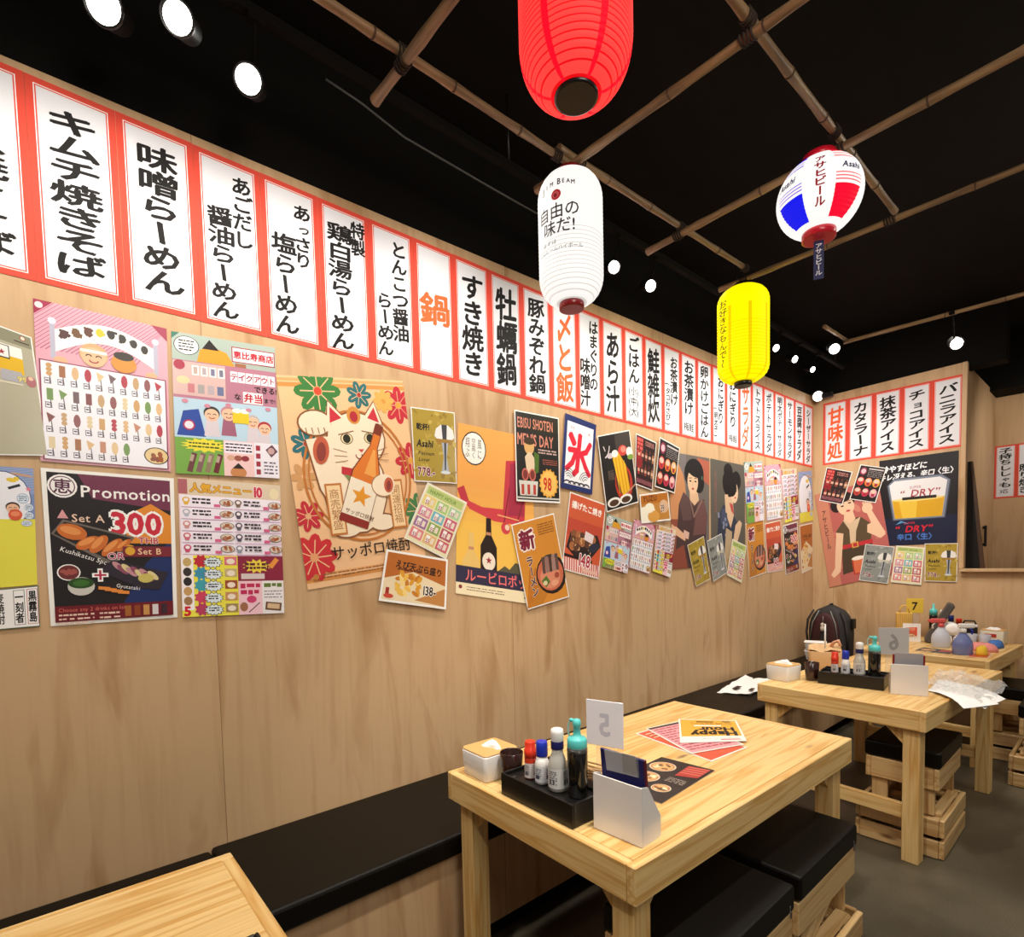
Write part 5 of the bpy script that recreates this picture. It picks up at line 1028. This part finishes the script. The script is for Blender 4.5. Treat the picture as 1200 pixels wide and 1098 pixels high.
def bottle(name, label, loc, prof, capprof, m, cm, lab=None, group=None, cat='bottle', rz=0):
    t = thing(name, label, cat, loc, rz, group)
    mb = MB(); mb.lathe(prof, m, 28); mb.build('bottle_body', t)
    mb = MB(); mb.lathe(capprof, cm, 28); mb.build('cap', t)
    if lab:
        z0, z1, r_, c, ink = lab; mb = MB(); k = 20
        pr = [(r_, z0), (r_, z1)]; mb.lathe(pr, PAPER, 28, col=hx(c)); mb.f = mb.f[:-2]; mb.m = mb.m[:-2]; mb.c = mb.c[:-2]; mb.g = mb.g[:-2]; mb.s = mb.s[:-2]
        for off in (-1.9, -.3):
            a = Art(lambda u, v, l: ((r_ + .0004 + .0001 * l) * math.cos(off + u * 1.1), (r_ + .0004 + .0001 * l) * math.sin(off + u * 1.1), z1 - .004 - v * (z1 - z0 - .008)), (z1 - z0) / (r_ * 1.1), PAPER, mb)
            a.greek(.08, .08, .84, a.A - .3, 7, ink, 3, .5); a.rect(.15, a.A * .55, .5, a.A * .3, ink)
        mb.build('label', t)
    return t
def condiments(T, lab, z):
    """the set on each table: T maps table x,y to the room"""
    G = 'condiment bottles on the trays'
    def L(x, y, zz): v = T(x, y); return (v[0], v[1], zz)
    B = [('seasoning_bottle', 'small red capped seasoning bottle', .078, -.0, lambda l: bottle('seasoning_bottle', 'small red capped seasoning bottle in the tray ' + lab, l, [(.016, 0), (.0185, .002), (.0185, .062), (.016, .07)], [(.0165, .066), (.0195, .068), (.0195, .09), (.017, .092), (.0165, .114), (.0155, .116)], mat('red_shrink', '#c03418', .3), REDP, (.004, .05, .0188, '#d8d0cc', '#6a6468'), G)),
         ('b', '', .132, .0, lambda l: bottle('seasoning_bottle', 'small blue capped white seasoning bottle in the tray ' + lab, l, [(.019, 0), (.0225, .003), (.0225, .06), (.015, .084)], [(.0172, .084), (.018, .086), (.018, .115), (.0165, .128), (.0155, .129)], WHITEPL, BLUEP, (.008, .056, .0228, '#d8d8dc', '#4a4c58'), G)),
         ('c', '', .2, .0, lambda l: bottle('pepper_bottle', 'glass pepper bottle with white and navy cap ' + lab, l, [(.024, 0), (.0285, .004), (.0285, .078), (.022, .1), (.017, .112), (.017, .128)], [(.0175, .122), (.0185, .124), (.0185, .15), (.019, .152), (.0195, .172), (.0175, .182), (.009, .185)], GLASSY, WHITEPL, (.012, .07, .0288, '#d4d2d0', '#55545c'), G))]
    for nm, _, x, dy, f in B:
        o = f(L(x, .062 + dy, z))
        if 'pepper' in o.name: mb = MB(); mb.lathe([(.0188, .124), (.0192, .126), (.0192, .146), (.0188, .148)], NAVY, 28); mb.build('cap_band', o)
    t = thing('squeeze_bottle', 'teal topped squeeze bottle of dark sauce in the tray ' + lab, 'squeeze bottle', L(.268, .075, z), 0, G)
    mb = MB(); mb.lathe([(.026, 0), (.0295, .004), (.0295, .132), (.0275, .139)], SAUCE, 28); mb.build('bottle_body', t)
    mb = MB(); mb.lathe([(.0297, .13), (.0297, .142), (.027, .145)], CLEAR, 28); mb.build('neck_ring', t)
    mb = MB(); mb.lathe([(.0275, .142), (.0285, .145), (.0285, .164), (.025, .17), (.013, .174), (.011, .182), (.0095, .2), (.012, .203), (.012, .212), (.0095, .222), (.004, .224)], TEAL, 28); mb.box((-.012, 0, .216), (.03, .012, .01), TEAL, .003); mb.build('cap', t)
    mb = MB(); mb.tube([(-.026, 0, .16), (-.034, 0, .178), (-.034, 0, .198), (-.026, 0, .213), (-.012, 0, .218)], .0028, mat('pale_teal_strap', '#b8dcd4', .4), 8); mb.build('cap_strap', t)
def make_tray(label, loc, rz, wx=.312, wy=.225):
    t = thing('condiment_tray', label, 'tray', loc, rz, 'black condiment trays')
    mb = MB(); H = .07; w = .007
    mb.box((wx / 2, wy / 2, H / 2 - .006), (wx - 2 * w, wy - 2 * w, H - .012), BLKPL, .001); mb.build('tray_base', t)
    mb = MB()
    for yy in (w / 2, wy - w / 2): mb.box((wx / 2, yy, H / 2), (wx, w, H), BLKPL, .002)
    for xx in (w / 2, wx - w / 2): mb.box((xx, wy / 2, H / 2), (w, wy - 2 * w, H), BLKPL, .002)
    mb.box((wx * .5, wy * .56, H / 2), (wx - 2 * w, .004, H), BLKPL, .001); mb.build('rim', t)
    return t
def make_holder(label, loc, rz, w=.155, dp=.09, h=.155):
    t = thing('menu_holder', label, 'menu holder', loc, rz, 'white acrylic menu holders')
    mb = MB(); e = .004; mb.box((w / 2, e / 2, h / 2), (w, e, h), ACR, .0012); mb.build('front_panel', t)
    mb = MB(); mb.box((w / 2, dp - e / 2, .03), (w, e, .06), ACR, .0012); mb.build('back_panel', t)
    mb = MB(); mb.box((w / 2, dp / 2, e / 2 + .0003), (w - .002, dp - .006, e), ACR, .0008); mb.build('base_panel', t)
    for xx in (0, w - e):
        mb = MB(); mb.prism([(.0042, 0), (dp - .0042, 0), (dp - .0042, .06), (.03, h - .006), (.0042, h)], ACR, e, Matrix(((0, 0, 1, xx), (1, 0, 0, 0), (0, 1, 0, 0), (0, 0, 0, 1)))); mb.build('side_panel', t)
    return t
def make_stand(label, loc, rz, num, c, inkc, w=.135, h=.19, mir=True, foot=True, z0=.05):
    t = thing('number_stand', label, 'table number', loc, rz, 'table number stands')
    mb = MB(); mb.box((0, 0, z0 + (h - z0) / 2), (w, .004, h - z0), mat('card_' + c[1:], c, .4, coat=.3), .001); mb.build('card', t)
    mb = MB(); mb.box((0, 0, .004), (w * .75, .06, .006), CLEAR, .001); mb.box((0, .004, z0 / 2 + .012), (w * .5, .003, z0 + .018), CLEAR, .0005); mb.build('clear_foot', t)
    a = Art(lambda u, v, l: ((u - .5) * w, -.0021 - .00008 * l, h - v * (h - z0)), (h - z0) / w, PAPER)
    a.glyph(num, .5, a.A * .5, .7, .8, inkc, .03, 0, 0, mir, 0, True); a.mb.build('numeral', t)
    return t
def tmap(x0, y0, a): return lambda x, y: (x0 + math.cos(a) * x - math.sin(a) * y, y0 + math.sin(a) * x + math.cos(a) * y)
TZ = .7506
# --- nearest whole table
make_tissue('white tissue box with wooden lid on the left corner of the nearest whole table', (.668, 1.152, TZ), T1A, False)
make_cup('dark brown cup between tissue box and tray on the nearest whole table', (.783, 1.152, TZ))
make_tray('black condiment tray on the nearest whole table', (.827, 1.068, TZ), T1A, .312, .225)
condiments(tmap(.822, 1.068, T1A), 'on the nearest whole table', TZ + .0585)
def sticks(where, x, y, z, seed):
    q = random.Random(seed)
    for i in range(14):
        px, py = (q.random() - .5) * .07, (q.random() - .5) * .045; a = q.random() * .5 - .25
        mb = MB(); mb.bar((px - .08, py - .08 * a, .004 + .003 * i), (px + .06, py + .06 * a, .01 + .0035 * i), .006, .005, WOODST); tag(mb.build('chopstick', None, (x, y, z)), 'loose wooden chopstick heaped ' + where, 'chopstick', 'chopsticks heaped ' + where)
    mb = MB(); tissue_tuft(mb, 0, 0, 0, .02, 4); tag(mb.build('paper_sleeve', None, (x + .09, y - .01, z + .0)), 'crumpled white paper sleeve ' + where, 'paper')
sticks('behind the sauce bottle on the nearest whole table', 1.05, 1.235, TZ + .0585, 3)
make_stand('white number stand 5 seen from behind on the nearest whole table', (1.005, 1.365, TZ), .3, '5', '#e4e2e8', '#bdbcc8', .128, .275, z0=.125)
make_holder('white acrylic menu holder with navy folder on the nearest whole table', (1.17, 1.112, TZ), .04)
def folder(label, loc, rz, m, w, h, tilt, edge=None):
    t = thing('menu_folder', label, 'menu', loc, rz); M = Matrix.Rotation(tilt, 4, 'X')
    mb = MB(); mb.box((0, 0, h / 2), (w, .008, h), m, .001); o = mb.build('cover', t); o.matrix_local = M
    if edge: mb = MB(); mb.box((w / 2 + .0022, 0, h / 2), (.004, .009, h), edge, .001); o2 = mb.build('spine', t); o2.matrix_local = M
    return t, M
t, M = folder('navy menu folder with grey card standing in the white holder', (1.2456, 1.163, TZ + .0055), .04, NAVY, .138, .215, .1, MAROON)
mb = MB(); mb.box((-.002, -.0052, .19), (.1, .0016, .058), GREYC, .0004, Matrix.Rotation(-.06, 4, 'Y')); o = mb.build('card', t); o.matrix_local = M
mb = MB(); mb.box((.03, -.0064, .193), (.05, .0006, .056), CLEAR, .0002); o = mb.build('clear_pocket', t); o.matrix_local = M
def flat(q, z): return [(x, y, z) for x, y in q]
def tsheet(q, z, f, label, group='loose menus on the nearest whole table'):
    return sheet('menu_sheet', flat(q, z), f, label, 'menu', GLOSS, .0004, group, '#efe9e0')
tsheet([(.995, 1.70), (1.195, 1.72), (1.215, 1.37), (1.0, 1.36)], TZ, a_noodle, 'black menu with bowls and red meat behind the navy folder')
tsheet([(.765, 1.855), (.79, 2.10), (1.164, 2.021), (1.144, 1.788)], TZ, a_redp, 'lowest red menu of the three fanned sheets')
tsheet([(.759, 1.935), (.81, 2.16), (1.145, 2.034), (1.057, 1.80)], TZ + .003, a_pink, 'pink menu between the red and the orange sheets')
tsheet([(1.137, 2.072), (.968, 1.868), (.787, 2.145), (.98, 2.299)], TZ + .006, a_happy, 'orange Happy Hour sheet on top of the fanned menus')
# --- table cut off at the left
make_tray('black tray corner at the bottom photo edge on the cut off table', (1.093, .042, TZ), 0, .312, .225)
# --- second table
make_tissue('white tissue box with raised tissue on the table with stand 6', (.765, 3.305, TZ), T2A - .05, True)
make_cup('dark brown cup beside the tray on the table with stand 6', (.893, 3.385, TZ))
make_tray('black condiment tray on the table with stand 6', (.946, 3.325, TZ), T2A + .18, .315, .19)
condiments(tmap(.93, 3.345, T2A + .1), 'on the table with stand 6', TZ + .0585)
make_holder('white acrylic menu holder with red folder on the table with stand 6', (1.30, 3.318, TZ), .36, .157, .085, .158)
t, M = folder('red menu folder with grey card in the second white holder', (1.3576, 3.388, TZ + .0055), .36, mat('red_cover', '#8c1c20', .45), .138, .2, .08)
mb = MB(); mb.box((.0, -.0052, .172), (.12, .0016, .075), GREYC, .0004); o = mb.build('card', t); o.matrix_local = M
make_stand('grey number stand 6 seen from behind on the second table', (1.22, 3.68, TZ), .7, '6', '#b4b0ae', '#8e8a88', .16, .305, z0=.15)
# plastic wrapped papers hanging over the right edge
def crumple(mb, q, nx, ny, amp, m, seed, droop=None, th=0):
    rq = random.Random(seed); k = len(mb.v); (a, b, c, d_) = [Vector(p) for p in q]
    for j in range(ny + 1):
        for i in range(nx + 1):
            u, v = i / nx, j / ny; p = (a * (1 - u) + b * u) * (1 - v) + (d_ * (1 - u) + c * u) * v
            p.z += amp * (rq.random() * 1.0 + .3 * math.sin(9 * u + 5 * v + seed)); 
            if droop: p.z -= droop * max(0, u - .45) ** 2
            mb.v.append(tuple(p))
    for j in range(ny):
        for i in range(nx): x = k + j * (nx + 1) + i; mb.face([x, x + 1, x + nx + 2, x + nx + 1], m, None, False)
t = thing('wrapped_papers', 'white papers in clear crinkled plastic hanging over the table edge beside stand 6', 'papers')
mb = MB(); crumple(mb, [(1.42, 3.50, TZ + .004), (1.66, 3.42, TZ + .006), (1.70, 3.72, TZ + .006), (1.40, 3.85, TZ + .004)], 6, 4, .003, TISSUE, 3, .12); mb.build('paper', t)
mb = MB(); crumple(mb, [(1.46, 3.46, TZ + .012), (1.60, 3.30, TZ + .012), (1.70, 3.52, TZ + .012), (1.44, 3.62, TZ + .012)], 5, 4, .002, TISSUE, 5, .1); mb.build('paper', t)
mb = MB(); crumple(mb, [(1.40, 3.54, TZ + .018), (1.66, 3.44, TZ + .02), (1.68, 3.98, TZ + .02), (1.36, 4.05, TZ + .018)], 16, 12, .022, mat('crinkled_clear_film', '#d8d8d6', .08, alpha=.4), 7, .15); mb.build('plastic_film', t)
# take away bag, cup and boxes behind the tray
KRAFT = mat('tan_paper_bag', '#d0a878', .7)
t = thing('takeaway_bag', 'tan take-away bag with straw behind the tray of stand 6', 'bag', (.82, 3.79, TZ), .4)
mb = MB(); rbox(mb, .19, .13, .115, KRAFT, .02, .92); mb.build('bag_body', t)
mb = MB(); crumple(mb, [(-.09, -.06, .113), (.09, -.06, .12), (.09, .06, .15), (-.09, .06, .135)], 6, 5, .012, KRAFT, 2); mb.build('fold', t)
mb = MB(); mb.tube([(.03, .02, .13), (.05, .0, .17), (.075, -.01, .185), (.085, -.01, .15)], .01, mat('pink_straw_sleeve', '#dca080', .6), 8); mb.build('handle', t)
mb = MB(); mb.tube([(.0, -.03, .1), (.0, -.028, .29)], .0048, WHITEPL, 8); mb.build('straw', t)
for i in range(2):
    t = thing('food_container', ('lower', 'upper')[i] + ' clear food container of the stack in front of the backpack', 'container', (.66, 4.08, TZ + .0625 * i), .3, 'clear food containers')
    mb = MB(); rbox(mb, .13, .1, .055, mat('frosted_container', '#c8ccd0', .2, alpha=.75), .015, .85); mb.build('tub', t); mb = MB(); rbox(mb, .138, .108, .006, WHITEPL, .015, 1, .0555); mb.build('lid', t)
# backpack on the bench in the corner
t = thing('backpack', 'dark backpack with maroon front on the bench in the corner', 'backpack', (.30, 5.44, .504), -.15)
BP = mat('dark_backpack_cloth', '#2a2524', .75); MR = mat('maroon_panel', '#3a1418', .6); GRP = mat('grey_piping', '#7c7874', .6)
def bag(mb, sx, sy, sz, m, off=(0, 0, 0), n=20, rows=12):
    k = len(mb.v)
    for j in range(rows + 1):
        f = j / rows; w = (1 - max(0, (f - .45) / .55) ** 2.6) ** .5 if f < 1 else .12; w = max(.12, w) * (1 - .06 * (1 - f)); w = w * (.9 + .1 * min(1, f * 8))
        for i in range(n):
            a = 2 * PI * i / n; c, s_ = math.cos(a), math.sin(a); e = .55; mb.v.append((off[0] + sx / 2 * w * math.copysign(abs(c) ** e, c), off[1] + sy / 2 * (w * .8 + .2) * math.copysign(abs(s_) ** e, s_), off[2] + f * sz))
    for j in range(rows):
        for i in range(n): mb.face([k + j * n + i, k + j * n + (i + 1) % n, k + (j + 1) * n + (i + 1) % n, k + (j + 1) * n + i], m, None, True)
    mb.face([k + i for i in reversed(range(n))], m); mb.face([k + rows * n + i for i in range(n)], m)
mb = MB(); bag(mb, .37, .2, .515, BP); mb.build('main_compartment', t)
mb = MB(); bag(mb, .25, .07, .43, MR, (0, -.095, .02)); fp = mb.build('front_pocket', t)
mb = MB(); bag(mb, .07, .06, .34, BP, (0, -.112, .03)); mb.build('centre_panel', t)
for s in (-1, 1): mb = MB(); mb.tube([(s * .125, -.125, .2), (s * .1, -.125, .36), (s * .05, -.11, .47)], .005, GRP, 6); mb.build('piping', t); mb = MB(); mb.tube([(s * .12, -.07, .47), (s * .165, -.085, .38), (s * .18, -.08, .26), (s * .175, -.06, .12)], .01, BP, 8); mb.build('side_strap', t)
mb = MB(); mb.box((.19, 0, .36), (.03, .05, .09), BLKPL, .006); mb.build('buckle', t)
mb = MB(); mb.tube([(0, -.03, .505), (.0, -.02, .525), (0, .02, .525), (0, .03, .505)], .008, BP, 8); mb.build('grab_handle', t)
mb = MB(); mb.tube([(0, -.135, .42), (.0, -.142, .36)], .003, GRP, 6); mb.lathe([(.004, -.03), (.016, -.02), (.017, .01), (.011, .02), (.016, .03), (.012, .045), (.003, .05)], mat('cream_charm', '#c8b4a4', .6), 14, (0, -.148, .315)); mb.build('charm', t)
# white bag left on the bench
t = thing('plastic_bag', 'flat white shopping bag with black marks on the black bench', 'bag', (.22, 3.9, .506), .12)
mb = MB(); crumple(mb, [(-.09, -.25, 0), (.12, -.2, 0), (.2, .35, 0), (-.12, .42, 0)], 8, 12, .014, TISSUE, 4); k0 = len(mb.v); mb.box((.02, .07, .004), (.2, .5, .007), TISSUE, .003); mb.build('bag_sheet', t)
for x, y, w, h in ((.0, -.1, .035, .1), (.1, -.09, .025, .07)): mb = MB(); mb.box((x, y, .0215), (w, h, .004), BLKPL, .001); mb.build('printed_mark', t)
# --- third table
def T3(x, y): return (x, y, TZ)
make_stand('yellow number stand 7 on the table before the back wall', T3(.887, 5.62), .35, '7', '#dcb83c', '#241c10', .118, .34, False, z0=.215)
t = thing('paper_bag', 'yellow straw bag with looped handles beside stand 7', 'bag', T3(.84, 5.50), .3); YB_ = mat('yellow_straw', '#d8ac54', .7)
mb = MB(); rbox(mb, .115, .075, .225, YB_, .008, .95); 
for i in range(9): mb.box((-.052 + .013 * i, -.0385, .115), (.004, .004, .21), mat('yellow_straw_dark', '#b88a3c', .7), .001)
mb.build('bag_body', t)
for y in (-.03, .03): mb = MB(); mb.tube([(-.03, y, .223), (-.028, y, .26), (-.01, y, .285), (.015, y, .285), (.032, y, .26), (.034, y, .223)], .004, YB_, 8); mb.build('handle', t)
make_holder('white acrylic menu holder leaning cards on the table with stand 7', T3(.865, 5.36), .3, .12, .08, .15)
sheet('menu_sheet', [(.88, 5.3613, .87), (.96, 5.3861, .875), (.96, 5.3861, .80), (.88, 5.3613, .795)], a_redp, 'small red food card on the front of the third white holder', 'menu', PAPER, .0035, None, '#f0ece8')
t = thing('grey_board', 'long dark grey slab leaning across the middle of the table with stand 7', 'board', T3(1.085, 5.47), .2)
mb = MB(); mb.box((0, 0, 0), (.05, .2, .34), mat('dark_grey_slab', '#4a4644', .5), .008, Matrix.Rotation(.46, 4, 'Y')); o = mb.build('slab', t); o.location = (0, 0, .162)
def spray(label, loc, body, head_, rz, liq):
    t = thing('spray_bottle', label, 'spray bottle', loc, rz, 'spray bottles')
    mb = MB(); mb.lathe([(.05, 0), (.055, .005), (.056, .07), (.05, .1), (.03, .135), (.017, .155), (.016, .165)], body, 26, sx=1.1, sy=.7); mb.build('bottle_body', t)
    mb = MB(); mb.lathe([(.018, .158), (.02, .16), (.02, .182), (.013, .186)], head_, 20); mb.box((-.02, 0, .205), (.1, .026, .034), head_, .01); mb.box((-.076, 0, .205), (.018, .018, .02), head_, .004); mb.build('spray_head', t)
    mb = MB(); mb.tube([(-.04, 0, .19), (-.055, 0, .17), (-.052, 0, .145)], .006, liq, 8); mb.build('trigger', t)
    return t
spray('white spray bottle with red head on the table with stand 7', T3(1.15, 5.19), mat('milky_bottle', '#cfd4e0', .25, alpha=.85), mat('red_spray_head', '#d05450', .4), .5, WHITEPL)
spray('blue spray bottle with white head on the table with stand 7', T3(1.325, 4.92), mat('blue_clear_bottle', '#6c7cb8', .15, alpha=.75), WHITEPL, -2.6, BLUEP)
bottle('squeeze_bottle', 'teal topped sauce bottle behind the grey slab near stand 7', T3(1.0, 5.70), [(.026, 0), (.0295, .004), (.0295, .19), (.0275, .2)], [(.0285, .2), (.0285, .235), (.025, .245), (.01, .255), (.008, .29), (.004, .295)], SAUCE, TEAL, None, 'bottles at the back of the farthest table', 'squeeze bottle')
bottle('pepper_bottle', 'white capped glass bottle at the back of the farthest table', T3(1.064, 5.70), [(.024, 0), (.028, .004), (.028, .14), (.018, .18), (.017, .2)], [(.019, .2), (.0195, .235), (.0175, .245)], GLASSY, WHITEPL, (.03, .11, .0283, '#d0ceca', '#55545c'), 'bottles at the back of the farthest table')
bottle('seasoning_bottle', 'blue capped bottle at the back of the farthest table', T3(1.118, 5.70), [(.02, 0), (.0235, .003), (.0235, .13), (.017, .155)], [(.019, .15), (.019, .2), (.017, .203)], WHITEPL, mat('navy_cap', '#1c2a70', .4), (.02, .1, .0238, '#d0d0d4', '#4a4c58'), 'bottles at the back of the farthest table')
bottle('seasoning_bottle', 'red capped bottle at the back of the farthest table', T3(1.17, 5.70), [(.02, 0), (.0235, .003), (.0235, .12), (.018, .14)], [(.02, .138), (.02, .176), (.018, .18)], mat('red_shrink', '#c03418', .3), REDP, None, 'bottles at the back of the farthest table')
for x, y, z, w in ((1.14, 5.37, .046, 'left'), (1.235, 5.385, .046, 'right'), (1.187, 5.377, .126, 'topmost')): mb = MB(); mb.lathe([(.012, -.05), (.046, -.05), (.046, .05), (.012, .05)], TISSUE, 20, (0, 0, 0), Matrix.Rotation(.2, 4, 'Z') @ Matrix.Rotation(PI / 2, 4, 'X')); tag(mb.build('paper_roll', None, T3(x, y)[:2] + (TZ + z,)), w + ' white paper roll of three behind the spray bottles', 'paper roll', 'paper rolls on the farthest table')
t = thing('black_case', 'black plastic case with handle beside the farthest tissue box', 'case', T3(1.25, 5.62), .1); mb = MB(); mb.box((0, 0, .075), (.1, .1, .15), BLKPL, .012); mb.build('case_body', t); mb = MB(); mb.tube([(-.04, 0, .148), (-.03, 0, .172), (.03, 0, .172), (.04, 0, .148)], .007, BLKPL, 8); mb.build('handle', t)
t = thing('tissue_box', 'cream tissue box with red label on the farthest table', 'tissue box', T3(1.395, 5.645), -.1, 'white tissue boxes on the tables')
mb = MB(); rbox(mb, .15, .12, .105, mat('cream_plastic', '#e6dcc4', .4)); mb.build('box_body', t); mb = MB(); rbox(mb, .146, .116, .006, WOODLID, .015, 1, .1055); mb.build('lid', t); mb = MB(); tissue_tuft(mb, 0, 0, .111, .035, 5); mb.build('tissue', t); mb = MB(); mb.box((-.005, -.0595, .07), (.07, .004, .026), mat('red_label', '#b8342c', .5), .001); mb.build('red_label', t)
for x, w in ((1.285, 'left'), (1.365, 'right')): mb = MB(); mb.lathe([(.027, 0), (.03, .003), (.038, .085), (.037, .086), (.029, .006), (0, .005)], mat('clear_cup', '#d8d4dc', .15, alpha=.6), 20); tag(mb.build('clear_cup', None, T3(x, 5.48)), w + ' clear cup in front of the black case', 'cup', 'clear cups on the farthest table')
def cloth(name, label, loc, c, sx, sy, h, seed, cat):
    mb = MB(); q = random.Random(seed); n = 18; k = 0; rings = [(1, 0), (.98, .35), (.8, .8), (.45, 1), (.1, .95)]
    for f, z in rings:
        for i in range(n): a = 2 * PI * i / n; w = 1 + .16 * math.sin(2 * a + seed) + .1 * (q.random() - .5); mb.v.append((sx / 2 * f * w * math.cos(a), sy / 2 * f * w * math.sin(a), max(0, h * z * (1 + .2 * (q.random() - .5)))))
    m = mat(name + '_' + c[1:], c, .75)
    for j in range(4):
        for i in range(n): mb.face([j * n + i, j * n + (i + 1) % n, (j + 1) * n + (i + 1) % n, (j + 1) * n + i], m, None, True)
    mb.face([4 * n + i for i in range(n)], m); mb.face([i for i in reversed(range(n))], m)
    return tag(mb.build(name, None, loc), label, cat)
cloth('folded_cloth', 'pink cloth on the right side of the farthest table', T3(1.395, 5.19), '#e08c84', .15, .13, .06, 2, 'cloth')
cloth('folded_cloth', 'blue cloth behind the pink cloth on the farthest table', T3(1.435, 5.42), '#4470b4', .11, .12, .055, 5, 'cloth')
cloth('cleaning_sponge', 'yellow sponge beside the blue spray bottle', T3(1.425, 4.94), '#e8bc30', .06, .08, .07, 7, 'sponge')
tsheet_ = sheet('menu_sheet', flat([(1.33, 5.08), (1.46, 5.09), (1.47, 4.86), (1.37, 4.84)], TZ), a_redp, 'crumpled snack packet in front of the pink cloth', 'packet', GLOSS, .001, None, '#e8dcd0')
sheet('menu_sheet', flat([(1.06, 5.10), (1.27, 5.06), (1.26, 4.87), (1.05, 4.90)], TZ), a_noodle, 'dark food menu lying flat below the spray bottles', 'menu', GLOSS, .001, None, '#e8dcd0')

# ------------------------------------------------------------------ behind the opening
DB = mat('brown_board_edge', '#4a2e1c', .5)
t = thing('slanted_board', 'narrow black board with slanting brown batten on the counter inside the opening', 'board', (0, 0, 0))
Z0 = ZL - .004
mb = MB(); mb.prism([(1.255, Z0), (1.28, Z0), (1.186, 2.24), (1.173, 2.24)], DB, .05, Matrix(((1, 0, 0, 0), (0, 0, 1, YB + .16), (0, 1, 0, 0), (0, 0, 0, 1)))); mb.build('leaning_batten', t)
mb = MB(); mb.prism([(1.156, Z0), (1.254, Z0), (1.1725, 2.24), (1.156, 2.24)], BLKPL, .03, Matrix(((1, 0, 0, 0), (0, 0, 1, YB + .17), (0, 1, 0, 0), (0, 0, 0, 1)))); mb.build('black_panel', t)
t = thing('grab_bar', 'black handle fixed on the plywood inside the opening', 'grab bar', (XE, 6.75, 1.62)); mb = MB(); mb.box((.022, 0, 0), (.02, .03, .2), BLKPL, .006); mb.build('grip', t)
for z in (-.08, .08): mb = MB(); mb.box((.007, 0, z), (.012, .026, .026), BLKPL, .003); mb.build('bracket', t)
